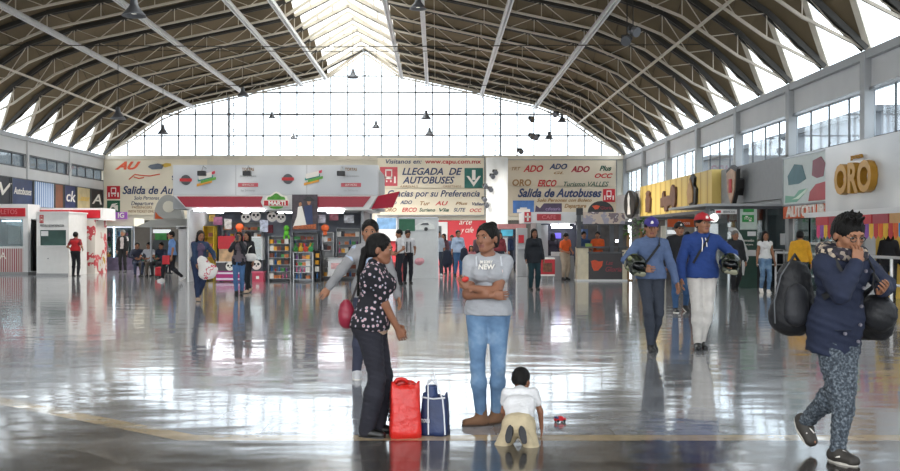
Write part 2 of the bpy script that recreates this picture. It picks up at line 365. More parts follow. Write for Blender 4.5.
# roof -------------------------------------------------------------------------------------
def ceiling_material():
    m = mat('brown_roof_sheet', '#7a6b52', .7, var=.18, scale=.8, bump=.15, bscale=6)
    return m
VO = .42
us = [2.0, 3.6, 5.5, 7.4, 9.3, 10.2, 11.0, 12.0, 12.9]
UE = 12.9
def amp(u): return .62 if u < 10.5 else .62 + .25*(u-10.5)/2.4
for side in (-1, 1):
    b = MB()
    for k in range(NB):
        ya, ym, yc = YB - k*P, YB - k*P - P/2, YB - (k+1)*P
        for u0, u1 in zip(us, us[1:]):
            v = lambda u, y, r: (XC + side*u, y, Q(u) + VO + (amp(u) if r else 0))
            b.add([v(u0, ya, 0), v(u1, ya, 0), v(u1, ym, 1), v(u0, ym, 1)], [(0,1,2,3)])
            b.add([v(u0, ym, 1), v(u1, ym, 1), v(u1, yc, 0), v(u0, yc, 0)], [(0,1,2,3)])
        # last plate down to the valley gutter on the wall head
        e = (XC + side*14.2, HW+.05)
        b.add([(XC+side*UE, ya, Q(UE)+VO), (e[0], ya, e[1]), (XC+side*UE, ym, Q(UE)+VO+amp(UE))], [(0,1,2)])
        b.add([(XC+side*UE, yc, Q(UE)+VO), (e[0], yc, e[1]), (XC+side*UE, ym, Q(UE)+VO+amp(UE))], [(0,1,2)])
    o = S(b.obj('ceiling', ceiling_material()))
    so = o.modifiers.new('s', 'SOLIDIFY'); so.thickness = .05; so.offset = 1
    # seams of the sheets: slender ribs running along the hall, following the folds
    b = MB()
    for k in range(NB):
        ya, ym, yc = YB - k*P, YB - k*P - P/2, YB - (k+1)*P
        for u in [2.9, 4.2, 5.5, 6.8, 8.1, 9.3, 10.4, 11.4, 12.3]:
            z = Q(u) + VO - .02
            b.bar((XC+side*u, ya, z), (XC+side*u, ym, z+amp(u)), .035).bar((XC+side*u, ym, z+amp(u)), (XC+side*u, yc, z), .035)
    b.obj('ceiling_seam', mat('roof_seam', '#6a5d48', .7), o)
    # triangular clerestory panes between wall head and folds
    for k in range(NB):
        ya, ym, yc = YB - k*P, YB - k*P - P/2, YB - (k+1)*P
        A = Vector((XC+side*14.2, ya, HW+.05)); C_ = Vector((XC+side*14.2, yc, HW+.05)); Tp = Vector((XC+side*UE, ym, Q(UE)+VO+amp(UE)))
        w = S(MB().add([A, C_, Tp], [(0,1,2)]).obj('window_%d' % wn, M['gl'])); wn += 1
        f = MB().bar(A, Tp, .15, .07).bar(C_, Tp, .05, .05).bar(A, C_, .06)
        f.obj('window_frame', M['beige'], w)
# lantern along the ridge: glazed folds with painted frames
sk = MB(); fr = MB()
for k in range(NB):
    ya, ym, yc = YB - k*P, YB - k*P - P/2, YB - (k+1)*P
    for side in (-1, 1):
        lo, hi = 10.3+VO, 11.75
        v = lambda u, y, r: (XC+side*u, y, (lo if u else hi) + (.62 if r else 0))
        sk.add([v(2, ya, 0), v(0, ya, 0), v(0, ym, 1), v(2, ym, 1)], [(0,1,2,3)])
        sk.add([v(2, ym, 1), v(0, ym, 1), v(0, yc, 0), v(2, yc, 0)], [(0,1,2,3)])
        fr.bar(v(2, ya, 0), v(0, ya, 0), .12, .2).bar(v(2, ym, 1), v(0, ym, 1), .1, .14)
        for t in (.33, .66): fr.bar(v(2*t, ya, 0)[:2] + (hi + (lo-hi)*t,), v(2*t, ym, 1)[:2] + (hi + (lo-hi)*t + .62,), .04).bar(v(2*t, ym, 1)[:2] + (hi + (lo-hi)*t + .62,), v(2*t, yc, 0)[:2] + (hi + (lo-hi)*t,), .04)
sk = S(sk.obj('window_%d' % wn, glass('lantern_glass', '#f2f0ea', .04, .35))); wn += 1
fr.obj('window_frame', M['beige'], sk)
# trusses ----------------------------------------------------------------------------------
b1 = MB(); b2 = MB(); b3s = [MB(), MB()]
knots = [2.0 + (9.3-2.0)*i/4 for i in range(5)] + [11.0, 12.6, 14.1]
for s in (-1, 1):
    b3 = b3s[s > 0]
    up = lambda u: (s*u, 0, Q(u) + VO - .06 if u < 13 else HW + .12)
    lowz = lambda u: (s*u, 0, Q(u) - (.18 if u < 9.4 else .30 if u < 13 else .0) )
    for a, c in zip(knots, knots[1:]):
        b1.bar(lowz(a), lowz(c), .07, .07)
        for dy in (-.09, .09):
            A = list(up(a)); C_ = list(up(c)); A[1] = C_[1] = dy; b2.bar(A, C_, .07, .14)
        mid = (a+c)/2
        b3.bar(lowz(a), up(a), .026).bar(up(a), lowz(mid), .026).bar(lowz(mid), up(c), .026)
    b1.bar((s*2, 0, 10.3-.18), (0, 0, 11.45), .09)
    b2.bar((s*2, 0, 10.3+VO-.1), (0, 0, 11.65), .08)
tr = T('roof_truss', 'shallow pitched steel lattice truss carrying the folded brown roof', 'truss', (XC, YB-.12, 0), 0, 'roof trusses spanning the hall')
b1.obj('bottom_chord', M['beige'], tr); b2.obj('top_chord', M['dsteel'], tr); [b3.obj('web', M['beige'], tr) for b3 in b3s]
for k in range(1, NB+1):
    c = copy_tree(tr); c.location = (XC, YB - k*P, 0)
for u, nm in [(2.05, 'beside the ridge lantern'), (3.4, 'second out from the ridge'), (6.3, 'third out from the ridge'), (9.2, 'at the bend of the roof')]:
    for s in (-1, 1):
        z = Q(u) - .30; b = MB()
        b.box(-.09, -.03, YE, YB-.2, z-.05, z+.08).box(.03, .09, YE, YB-.2, z-.05, z+.08).box(-.09, .09, YE, YB-.2, z+.06, z+.1)
        if (s, u) == (-1, 2.05): pass
        tag(b.obj('roof_purlin', M['purlin'], loc=(XC+s*u, 0, 0)), 'white double roof rail %s, %s side' % (nm, 'white-boothed' if s < 0 else 'golden-lettered'), 'rail', 'white rails running the length of the roof')
for u in (11.4,):
    for s in (-1, 1):
        z = Q(u) - .36
        tag(MB().box(-.035, .035, YE, YB-.2, z-.035, z+.035).obj('roof_rail', M['beige'], loc=(XC+s*u, 0, 0)), 'thin beige rail low on the roof slope, on the %s side' % ('white-boothed' if s < 0 else 'golden-lettered'), 'rail', 'thin beige rails near the eaves')
# transverse tie cables
for z, y in ((9.6, 41), (8.9, 46), (8.0, 49.5), (7.6, 30)):
    tag(MB().tube([(XL+ (2.5 if z>8.5 else 1.6), y, z-.02), (XC, y, z-.10), (XR-(2.5 if z>8.5 else 1.6), y, z-.02)], .016, 5).obj('tie_cable', M['dsteel']), {9.6: 'dark tie cable crossing the hall just under the ridge', 8.9: 'dark tie cable crossing before the upper gable panes', 8.0: 'dark tie cable crossing before the middle gable panes', 7.6: 'dark tie cable nearest the viewer under the roof'}[z], 'cable', 'tie cables across the hall')
# hanging bell lamps
lampm = mat('lamp_bell', '#6d7076', .35, .5)
proto = T('pendant_lamp', 'x', 'lamp')
MB().lathe([(.05,.42),(.07,.40),(.09,.26),(.10,.22),(.22,.06),(.27,0),(.25,0),(.2,.06),(.09,.2),(.0,.21)], n=16).obj('lamp_shade', lampm, proto, smooth=True)
MB().lathe([(.06,.05),(.07,.1),(.05,.2)], n=10).obj('bulb', mat('lamp_bulb', '#f2efe4', .3, emit=.6), proto)
lamps = [(134,12,25,1.2,'large bell lamp under the roof, nearest above the white booths'),(163,130,44,1,'bell lamp low above the first banner'),(243,92,44,1,'bell lamp just below the dark roof edge over the store'),(272,114,46,.7,'small bell lamp before the gable, above the store front'),
 (293,135,46,.7,'small bell lamp low before the gable, above the store front'),(353,74,40,.9,'bell lamp hanging straight under the ridge end'),(376,124,46,.8,'small bell lamp over the joint of the store and the arrivals banner'),(426,115,42,.9,'upper bell lamp of the close pair over the arrivals banner'),(429.5,131,43.5,.8,'lower bell lamp of the close pair over the arrivals banner'),
 (418,5,32,1.1,'bell lamp at the top of the roof near the ridge'),(562,118,42,.8,'bell lamp before the gable above the departures banner'),(549,135,44,.8,'lower bell lamp before the gable above the departures banner'),(118,115,36,1.1,'bell lamp under the roof slope over the white-boothed side')]
for i, (px, py, y, sc, lab) in enumerate(lamps):
    x = gx(px, y); z = gz(py+4, y); o = proto if i == 0 else copy_tree(proto)
    tag(o, lab, 'lamp', 'bell lamps hanging from the roof'); o.location = (x, y, z); o.scale = (sc,)*3
    top = Q(x-XC)-.1
    MB().tube([(0,0,.4), (0,0,(top-z)/sc)], .012, 5).obj('cord', M['black'], o)
    ld = bpy.data.lights.new('lamp_light', 'SPOT'); ld.energy = 480; ld.shadow_soft_size = .15; ld.color = (1, .96, .9); ld.spot_size = 2.7; ld.spot_blend = .6
    lo_ = bpy.data.objects.new('lamp_light', ld); COL.objects.link(lo_); lo_.parent = o; lo_.location = (0, 0, -.03)
# paired spotlights on drop rods
sp = T('spotlight', 'x', 'spotlight')
MB().tube([(0,-.14,-.06),(0,.14,.06)], [.13,.09], 12).obj('lamp_head', lampm, sp); MB().box(-.14,.14,-.02,.02,0,.14).obj('bracket', M['dsteel'], sp)
for i, (px, py, y, a, lab) in enumerate([(531,119,44,.4,'spotlight hanging alone nearest the bend of the roof'),(556,114,44,-.5,'spotlight tucked under the roof edge above the departures banner'),(531,136,44,.5,'one of two low spotlights together, over the departures banner'),(537,137,44,-.4,'other of two low spotlights together, over the departures banner'),(520,151,46,.5,'lowest small spotlight above the departures banner'),
      (633,31,24,.6,'grey floodlight under the roof beams above the yellow shopfront'),(627,40,24,-.4,'second grey floodlight under the roof beams above the yellow shopfront')]):
    x = gx(px, y); z = gz(py, y); o = sp if i == 0 else copy_tree(sp); tag(o, lab, 'spotlight', 'spotlights hung from the roof'); o.location = (x, y, z); o.rotation_euler = (0, 0, a)
    MB().tube([(0,0,.14),(0,0,Q(x-XC)-.1-z)], .015, 5).obj('rod', M['dsteel'], o)
# daylight ---------------------------------------------------------------------------------
w = bpy.data.worlds.new('overcast_sky'); scene.world = w; w.use_nodes = True; nt = w.node_tree
bg = nt.nodes['Background']; tc = N(nt, 'ShaderNodeTexCoord'); sx = N(nt, 'ShaderNodeSeparateXYZ'); nt.links.new(tc.outputs['Generated'], sx.inputs[0])
rp = N(nt, 'ShaderNodeValToRGB'); e = rp.color_ramp.elements; e[0].position = .48; e[0].color = (.35,.34,.33,1); e[1].position = .53; e[1].color = (.93,.97,1,1)
mr = N(nt, 'ShaderNodeMapRange'); mr.inputs['From Min'].default_value = -1; nt.links.new(sx.outputs[2], mr.inputs[0]); nt.links.new(mr.outputs[0], rp.inputs[0]); nt.links.new(rp.outputs[0], bg.inputs[0])
bg.inputs[1].default_value = 4.8
# ================================================================= BANNERS AND SHOPS
class U:
    """a thing standing at (px, Y); its shapes are given by where they appear and how deep they go"""
    def __init__(s, name, label, cat, px, Y, group=None, z=0):
        s.x = gx(px, Y); s.Y = Y; s.z = z; s.o = T(name, label, cat, (s.x, Y, z), 0, group)
    def b(s, mb, x0, x1, t, bt, dy=0, d=.1):
        """front rectangle px x0..x1, py t..bt measured at depth Y+dy, d deep"""
        Y = s.Y + dy
        return mb.box(gx(x0, Y)-s.x, gx(x1, Y)-s.x, dy, dy+d, (gz(bt, Y) if bt is not None else 0)-s.z, gz(t, Y)-s.z)
    def part(s, name, m, *boxes, parent=None, bev=0):
        if name in ('corner_panel', 'frame_post', 'panel_joint', 'fluorescent_tube', 'poster_cloud', 'ceiling_tube', 'vertical_tube', 'side_wall', 'door_notice'): return [s.b(MB(), *q).obj(name, m, parent or s.o, bev=bev) for q in boxes][-1]
        mb = MB()
        for q in boxes: s.b(mb, *q)
        return mb.obj(name, m, parent or s.o, bev=bev)
    def text(s, body, px, py, h, m, dy=0, parent=None, **kw):
        Y = s.Y + dy; return text(body, (gx(px, Y)-s.x, dy, gz(py, Y)-s.z), h*Y/FPX*1.38, m, parent or s.o, **kw)
def W(px, Y): return px*Y/FPX
# ---- banner 1
bm_ = mat('banner_cloth', '#e6dcc6', .7, var=.05, scale=1)
oran = mat('orange_red_print', '#e2603c', .6)
Y = YB-.08
u = U('wall_banner', 'cream departures banner hung between the white-boothed side wall and the grey store sign', 'banner', 155, Y, z=gz(215, Y))
u.part('banner_cloth', bm_, (104,207,157.5,188.5,0,.04), (104,207,189,215,0,.04))
u.text('AU', 126, 166, 7.5, oran, -.01, bold=.05, shear=.5, width=W(26,Y))
u.text('Salida de Autobuses', 163, 190.5, 8, M['navy'], -.01, bold=.02, shear=.25, width=W(82,Y))
u.text('Solo Personas con Boleto', 157, 198, 4, M['navy'], -.01, shear=.2, width=W(46,Y))
u.text('Departure', 142, 203.5, 4, M['navy'], -.01, shear=.2, width=W(22,Y)); u.text('PASSENGERS', 142, 207.5, 2.5, M['brown'], -.01, width=W(20,Y)); u.text('WITH TICKET ONLY', 142, 211.5, 2.8, M['brown'], -.01, width=W(28,Y))
u.text('Sur', 176, 178, 4.5, M['navy'], -.01, bold=.03)
def bus_icon(u, x0, x1, t, bt, bg, fg):
    """square pictogram: bus front with passengers"""
    q = u.part('pictogram', bg, (x0,x1,t,bt,-.012,.01)); w = x1-x0; h = bt-t
    u.part('pictogram_mark', fg, (x0+.32*w, x0+.68*w, t+.12*h, t+.2*h,-.02,.006), (x0+.3*w, x0+.36*w, t+.12*h, t+.62*h,-.02,.006), (x0+.64*w, x0+.7*w, t+.12*h, t+.62*h,-.02,.006), (x0+.3*w, x0+.7*w, t+.5*h, t+.64*h,-.02,.006),
      (x0+.1*w, x0+.2*w, t+.5*h, t+.85*h,-.02,.006), (x0+.8*w, x0+.9*w, t+.5*h, t+.85*h,-.02,.006), (x0+.34*w,x0+.42*w,t+.7*h,t+.8*h,-.02,.006), (x0+.58*w,x0+.66*w,t+.7*h,t+.8*h,-.02,.006), parent=q)
icw = mat('pictogram_white', '#f1ece4', .6, var=.02)
bus_icon(u, 107, 120, 186, 199, M['red'], icw)
u.part('green_pictogram', mat('banner_green', '#235c40', .6), (107,120,200.5,212,-.012,.01))
mb = MB(); q = lambda x, y: (gx(x,Y)-u.x, gz(y,Y)-u.z); mb.prism([q(109,210), q(118,203), q(112,204), q(118,210), q(113,209)][:3] , -.03, -.014); mb.prism([q(118,211), q(118,205), q(112,206)], -.03, -.014); mb.obj('arrow_mark', icw, u.o)
mb = MB()
mb.prism([q(148,167), q(152,169.5), q(162,169), q(164,165), q(158,163.5), q(150,165)], -.03, 0); mb.obj('bus_print', mat('print_grey', '#6c737c', .6), u.o)
mb = MB(); mb.prism([q(161,165), q(165,167.5), q(171,166), q(171,163.5), q(166,163)], -.03, 0); mb.obj('yellow_print', M['yellow'], u.o)
mb = MB(); mb.tube([(a, -.01, c) for a, c in map(lambda t: q(*t), [(129,179.5),(135,174.5),(142,175.5),(150,176),(160,174.2)])], .03, 5); mb.tube([(a, -.01, c) for a, c in map(lambda t: q(*t), [(134,177),(139,178.5),(144,177.5)])], .03, 5); mb.obj('signature_print', oran, u.o)
# ---- banner 2 (arrivals)
Y = YB-.35
u = U('wall_banner', 'arrivals banner with a red bus square and a green square with a white arrow', 'banner', 431, Y, z=gz(215, Y))
u.part('banner_cloth', bm_, (377.5,484.5,157.5,188,0,.04), (377.5,484.5,188.6,215,0,.04)); u.part('banner_frame', M['steel'], (377,485,156.8,157.6,.0,.08), (377,485,214.8,215.6,0,.08), (484.2,485.2,157,215,0,.08))
u.text('Visitanos en: ', 404, 161.7, 4.4, M['navy'], -.01, bold=.015, shear=.2, width=W(36,Y)); u.text('www.capu.com.mx', 453, 161.7, 4.4, M['redl'], -.01, bold=.015, width=W(56,Y))
u.text('LLEGADA  DE', 431, 171.8, 7, M['navy'], -.01, bold=.02, shear=.3, width=W(60,Y)); u.text('AUTOBUSES', 428, 180.5, 7, M['navy'], -.01, bold=.02, shear=.3, width=W(52,Y))
u.text('ARRIVALS', 409, 186.5, 2.2, M['brown'], -.01, width=W(18,Y)); u.text('GREETINGS', 452, 186.5, 2.2, M['brown'], -.01, width=W(18,Y))
u.text('Gracias por su Preferencia', 433, 193.8, 6.5, M['navy'], -.01, bold=.015, shear=.3, width=W(92,Y))
bus_icon(u, 380, 397.5, 167, 186, mat('pictogram_pink', '#c9565f', .6), icw)
mb = MB(); q = lambda x, y: (gx(x,Y)-u.x, gz(y,Y)-u.z)
u.part('green_square', mat('banner_teal', '#2f6f66', .6), (464.5,483,168,188,-.012,.01))
mb.prism([q(472,170), q(475.5,170), q(475.5,180), q(472,180)], -.03, -.014); mb.prism([q(466.5,176), q(473.7,186.5), q(473.7,182.3), q(469,176)], -.03, -.014); mb.prism([q(481,176), q(478.5,176), q(473.7,182.3), q(473.7,186.5)], -.03, -.014); mb.obj('down_arrow', icw, u.o)
for s_, x, y, h, c, w_ in [('ADO',391,203,3,M['navy'],11),('ADO',406,202.5,3.6,M['navy'],12),('AU',441,203.5,4.2,M['redl'],13),('Tur',424,203.5,4,M['brown'],10),('Plus',461,203.5,3,M['brown'],12),('Valles',477,204,3.2,M['navy'],11),
    ('ORO',390,210,3.8,M['brown'],12),('ERCO',409,210,4.2,M['redl'],15),('Suriano',427,210,3.6,M['green'],16),('Via',443,210,3.4,M['green'],10),('SUTE',459,210,3.6,M['navy'],12),('OCC',475,210.5,3.4,M['redl'],12)]:
    u.text(s_, x, y, h, c, -.01, bold=.02, shear=.3, width=W(w_,Y))
# ---- banner 3
Y = YB-.12
u = U('wall_banner', 'wide cream departures banner above the food kiosks, covered with bus line names', 'banner', 562, Y, z=gz(215, Y))
u.part('banner_cloth', mat('banner_cloth_tan', '#d3c6b0', .7, var=.05, scale=1), (508,616.5,160,186.5,0,.04), (508,616.5,187,216,0,.04)); u.part('banner_frame', M['steel'], (507.5,617,159.3,160.2,0,.08), (616,617,160,216,0,.08))
for s_, x, y, h, c, w_ in [('TRT',515,169,3.5,M['brown'],9),('ADO',533,169,6.5,M['redl'],20),('ADO',558,166.8,5.5,M['navy'],18),('GL',558,173,2.5,M['brown'],10),('ADO',580,169.5,6,M['maroon'],19),('Plus',605,168.5,5,M['green'],12),('OCC',602.5,176,4.5,M['redl'],18),
   ('ORO',521.5,183,6.5,M['brown'],19),('ERCO',546.5,183.6,6.5,M['redl'],19),('Turismo VALLES',585,184.3,4.8,M['green'],45),('Salida de Autobuses',559,193.3,8.5,M['navy'],84),('Solo Personas con Boleto',564,200.3,3.2,M['brown'],55),('Departure',575,206,4,M['brown'],22)]:
    u.text(s_, x, y, h, c, -.01, bold=.03 if s_[0] != 'T' else .01, shear=.35 if s_ != 'ORO' else .1, width=W(w_,Y))
bus_icon(u, 603, 615, 189, 202, M['red'], icw)
u.part('blue_poster', mat('sky_poster', '#4a7bc0', .5, var=.3, scale=2), (513,534,200.5,213,-.05,.03)); u.part('poster_cloud', icw, (517,530,209,212.5,-.06,.02), (520,527,207.5,209.5,-.06,.02))
# ---- back wall below the banners
lowm = mat('shop_gloom_paint', '#5b5753', .8, var=.35, scale=.9)  # gloom of the open shop mouths, put into a solid wall's colour
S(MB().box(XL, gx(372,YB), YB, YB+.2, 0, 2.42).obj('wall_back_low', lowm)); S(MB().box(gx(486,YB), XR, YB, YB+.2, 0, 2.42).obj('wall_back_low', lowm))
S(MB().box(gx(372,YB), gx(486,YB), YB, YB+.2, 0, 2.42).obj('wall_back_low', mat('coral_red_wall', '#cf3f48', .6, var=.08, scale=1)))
Y = YB-.06
u = U('wall_poster', 'pale framed notice with a dark grey centre on the coral red wall', 'poster', 440, Y, z=gz(246,Y)); u.part('board', M['white'], (431,447.5,222,246,0,.04)); u.part('picture', M['dgrey'], (433.5,441.5,226,240,-.02,.03))
u = U('wall_poster', 'small white script decal on the coral red wall', 'decal', 466, Y, z=gz(240,Y)); mb = MB()
for s_, x, y in (('arte', 465, 222), ('y cafe', 467, 230)): u.text(s_, x, y, 6, icw, -.0, shear=.4, width=W(13,Y))
u = U('window_poster', 'pale blue and white lit poster beside the red wall, under the arrivals banner', 'poster', 386, YB-.2, z=gz(240,YB)); u.part('board', M['white'], (375,398,215,241,0,.05)); u.part('print', mat('poster_blue', '#7aa3cc', .5, var=.4, scale=3), (377,396,218,229,-.02,.04))
# round white column between the banners with small spotlights on it
Y = 47
c = MB().lathe([(.62,0),(.62,.1),(.54,.14),(.54,gz(158,Y))], n=24); o = c.obj('round_column', mat('column_plaster', '#d7d8d6', .6, var=.08, scale=1), loc=(gx(497,Y), Y, 0), smooth=False); tag(o, 'round pale column between the arrivals and the wide departures banners', 'column')
for i, (px, py) in enumerate([(485,186),(490,189),(484,199),(492,176),(495,172),(486,205)]):
    o = copy_tree(sp); [bpy.data.objects.remove(ch) for ch in list(o.children) if ch.name.startswith('rod')]
    tag(o, 'small dark spotlight on the round pale column, %s' % ['fourth from the top','third from the bottom','second from the bottom','second from the top','topmost','lowest'][i], 'spotlight', 'spotlights on the round column'); o.scale = (.9,)*3; o.location = (gx(px,Y-.7), Y-.62, gz(py,Y-.7)); o.rotation_euler = (0,0,.5)
# ---- convenience store
YS = 31.7
u = U('convenience_store', 'wide open-fronted store with a pale sign board and a dark red band', 'shop', 275, YS)
board = ramp_mat('brushed_sign_board', 'noise', [(.3,'#b4b8bd'),(.5,'#c8cbcf'),(.62,'#dfe1e3'),(.8,'#eeeeef')], scale=.6, rough=.35, detail=1, interp='LINEAR')
f = u.part('fascia_board', board, (173,378,165,195,0,.5))
mb = MB(); q = lambda x, y: (gx(x,YS)-u.x, gz(y,YS)); mb.prism([q(173,195.3), q(378,195.3), q(369,209), q(187,209)], -.02, .6)
mb.obj('awning_frame', M['white'], u.o)
MB().prism([q(177,196.5), q(263,196.5), q(261,202), q(263,207), q(186,207)], -.06, -.02).obj('red_band', M['maroon'], u.o); MB().prism([q(317,196.5), q(371,196.5), q(363,207), q(317,207)], -.06, -.02).obj('red_band', M['maroon'], u.o)
mb = MB(); mb.add([(gx(371,YS)-u.x, 0, gz(209,YS)), (gx(378,YS)-u.x, 0, gz(196,YS)), (gx(378,YS)-u.x+.75, -.55, gz(192,YS)), (gx(371,YS)-u.x+.75, -.55, gz(208,YS))], [(0,1,2,3)]); mb.add([(gx(371,YS)-u.x, .06, gz(209,YS)), (gx(378,YS)-u.x, .06, gz(196,YS)), (gx(378,YS)-u.x+.75, -.49, gz(192,YS)), (gx(371,YS)-u.x+.75, -.49, gz(208,YS))], [(0,3,2,1)])
mb.obj('side_awning', M['maroon'], u.o)
u.part('panel_joint', M['grey'], (235.6,236,165,195,-.01,.01), (306.6,307,165,195,-.01,.01))
for x in (186, 288): # round badges
    mb = MB(); X0 = gx(x,YS)-u.x; z0 = gz(180 if x < 200 else 179, YS); mb.lathe([(.17,-.03),(.17,0)], (X0,0,z0), 16, 'y'); bd = mb.obj('round_badge', M['dgrey'], u.o); mb = MB().box(X0-.2, X0+.2, -.05, -.01, z0-.05, z0+.05); mb.obj('badge_band', M['redl'], bd)
for x, y in ((206,177), (313,176)): # slanted colour logos
    cl = [('#2f9a8c',0,0),('#d8465a',2,-4),('#e6a23c',-1,5),('#6cae4a',3,2)]
    for i, (c_, dx, dy) in enumerate(cl):
        mb = MB(); mb.prism([q(x-8+dx, y+dy+2), q(x+7+dx, y+dy-2), q(x+7+dx, y+dy+.6), q(x-8+dx, y+dy+4.5)], -.03-.004*i, 0); mb.obj('colour_stripe', mat('stripe_%s' % c_[1:], c_, .5), u.o)
    mb = MB(); mb.prism([q(x-7,y-2), q(x+6,y-5), q(x+6,y), q(x-7,y+3)], -.055, -.03); mb.obj('logo_plate', icw, u.o)
for x in (248, 351):
    u.text('TORTAS', x, 169.5, 3, M['brown'], -.01, bold=.02, width=W(12,YS)); u.text('desde la esquina', x, 176, 2, M['grey'], -.01, width=W(16,YS)); u.part('red_strip', mat('pale_red_strip','#cf5c66',.5), (x-10,x+10,183,186.8,-.02,.02)); u.text('SERVICIO', x, 184.9, 2, icw, -.03, width=W(12,YS)); u.text('las 24 horas', x, 190.5, 2, M['grey'], -.01, width=W(14,YS))
lg = MB(); lg.prism([q(264,200), q(289.5,200), q(289.5,206.5), q(264,206.5)], -.16, -.08); lg = lg.obj('store_logo', icw, u.o)
mb = MB(); mb.prism([q(265,200.8), q(288.7,200.8), q(288.7,205.8), q(265,205.8)], -.19, -.16); mb.obj('logo_red_banner', M['red'], lg)
u.text('MARTI', 277, 203.3, 4.2, icw, -.2, parent=lg, bold=.04, width=W(17,YS))
mb = MB(); mb.prism([q(266,200)]+[q(277+11*math.cos(a), 200-7*math.sin(a)*(1+.18*math.sin(5*a))) for a in [PI-.0-PI*i/14 for i in range(15)]]+[q(288,200)], -.14, -.1); mb.obj('logo_white_edge', icw, lg)
mb = MB(); mb.prism([q(277+9*math.cos(a), 200-5.3*math.sin(a)*(1+.25*math.sin(5*a))) for a in [PI-PI*i/14 for i in range(15)]], -.17, -.12); mb.prism([q(277+7*math.cos(a), 206.5-2.6*math.sin(a)) for a in [PI+PI*i/8 for i in range(9)]], -.17, -.12); mb.obj('logo_green_leaves', mat('leaf_green', '#4c9a2a', .5, var=.4, scale=9), lg)
u.part('fluorescent_tube', M['lamp'], (194,264,209.3,211.3,-.05,.08)); u.part('fluorescent_tube', M['lamp'], (318,344,209.3,211.3,-.05,.08))
u.part('soffit', M['white'], (187,372,209,210.2,0,4.4))
bw = mat('store_back_wall', '#9aa0ab', .7, var=.3, scale=2)
u.part('back_partition', bw, (187,372,211,None,4.4,.1)); u.part('end_partition', M['white'], (187,189,209,None,0,4.4)); u.part('end_partition', M['grey'], (361,363.5,209,None,1.2,3.2))
u.part('roof_box', M['grey'], (173,378,168,209,.5,4.2))
for x in (215, 250, 285, 335): u.part('ceiling_tube', M['lamp'], (x-8,x+8,212,213,1.8,.1))
for x in (201.8, 247, 341): # sign floodlights standing off the board
    o = T('sign_floodlight', 'small black floodlight over the %s end of the pale store sign' % {201.8:'kiosk-canopy', 247:'middle, logo', 341:'arrivals-banner'}[x], 'floodlight', (gx(x,YS-.6), YS-.6, gz(174,YS-.6)), 0, 'floodlights on the store sign')
    MB().box(-.13,.13,-.1,.1,-.06,.1).obj('lamp_head', M['black'], o, bev=.02); MB().tube([(0,0,.1),(0,.2,.28),(0,.62,.22)], .015, 6).obj('bracket', M['steel'], o)
# poster of a dancing couple
u = U('hanging_poster', 'dark poster of a couple, a white gown and a dark suit with wide hat', 'poster', 304.5, YS-.25, z=gz(230,YS-.25))
p_ = u.part('poster_sheet', mat('poster_dark', '#4a4048', .5, var=.5, scale=6), (292,317.5,194.5,230,0,.02)); q = lambda x, y: (gx(x,YS-.25)-u.x, gz(y,YS-.25)-u.z)
MB().prism([q(298,207), q(302,206), q(304,214), q(307,227), q(293,227), q(297,216)], -.02, 0).obj('white_gown', icw, p_)
MB().prism([q(304,206), q(312,205), q(313,224), q(306,225)], -.018, 0).obj('dark_suit', M['navy'], p_); MB().prism([q(303,200), q(306,198.5), q(307,196.5), q(311,196.5), q(312,198.5), q(315.5,200.5), q(309,201.5)], -.02, 0).obj('wide_hat', M['black'], p_)
sk_ = mat('print_skin', '#b98463', .6); MB().prism([q(299,203), q(301,202), q(302,204), q(301,206.5), q(299,206)], -.02, 0).prism([q(307,201.3), q(311,201.5), q(310,205), q(308,205)], -.02, 0).obj('faces_print', sk_, p_)
MB().prism([q(294,226), q(316,224), q(316,229), q(293,229)], -.025, -.0).obj('flower_edge', mat('print_flowers', '#b8643c', .6, var=.6, scale=25), p_)
# store furniture --------------------------------------------------------------
shelfm = mat('shelf_steel', '#b9bcc0', .4, .3)
PROD = [mat('pack_%s' % c_, '#'+c_, .5, var=.1, scale=20) for c_ in ('c23b3b','e0a030','e8e4dc','2f6db0','3f8f4a','7a3f2a','d86f9a','2b2b30','c97b4a','8a4f9a')]
pk = []
for i, m_ in enumerate(PROD):
    b = MB(); w_, h_ = .05+.01*(i%3), .11+.03*(i%4)
    if i % 3 == 0: b.lathe([(w_*.5,0),(w_*.55,h_*.6),(w_*.2,h_*.8),(w_*.2,h_)], n=8)
    else: b.box(-w_, w_, -.04, .04, 0, h_)
    pk.append(b.mesh('snack_pack', m_))
def product(x, y, z, group, lab):
    o = bpy.data.objects.new('snack_pack', random.choice(pk)); COL.objects.link(o); o.location = (x, y, z); o.rotation_euler = (0,0,random.uniform(-.3,.3)); tag(o, lab, 'snack', group)
def gondola(px0, px1, pt, Y, lab, n=5, d=.5, name='display_rack', m=None, fill=.85, grp=None, plab=None):
    x0, x1, zt = gx(px0,Y), gx(px1,Y), gz(pt,Y); xc = (x0+x1)/2
    o = T(name, lab, 'shelf', (xc, Y+d/2, 0)); w_ = x1-x0; m = m or shelfm
    MB().box(-w_/2,-w_/2+.03,-d/2,d/2,0,zt).box(w_/2-.03,w_/2,-d/2,d/2,0,zt).obj('side_frame', m, o); MB().box(-w_/2,w_/2,d/2-.03,d/2,0,zt).obj('back_panel', m, o)
    for i in range(n):
        z = .1 + (zt-.12)*i/n; MB().box(-w_/2+.03,w_/2-.03,-d/2,d/2-.03,z-.02,z).obj('shelf', m, o)
        x = -w_/2+.12
        while x < w_/2-.1:
            if random.random() < fill: product(xc+x, Y+d/2-d/2+.06, z, grp, plab)
            x += .125
    MB().box(-w_/2,w_/2,-d/2,d/2,zt-.02,zt).obj('top_panel', m, o)
    return o
gondola(268,291,236,YS+.4,'tall dark snack rack beside the long grey display counter',6,.5,'snack_rack',M['grey'],.95,'snacks on the tall dark rack','small bright snack pack on the tall dark rack')
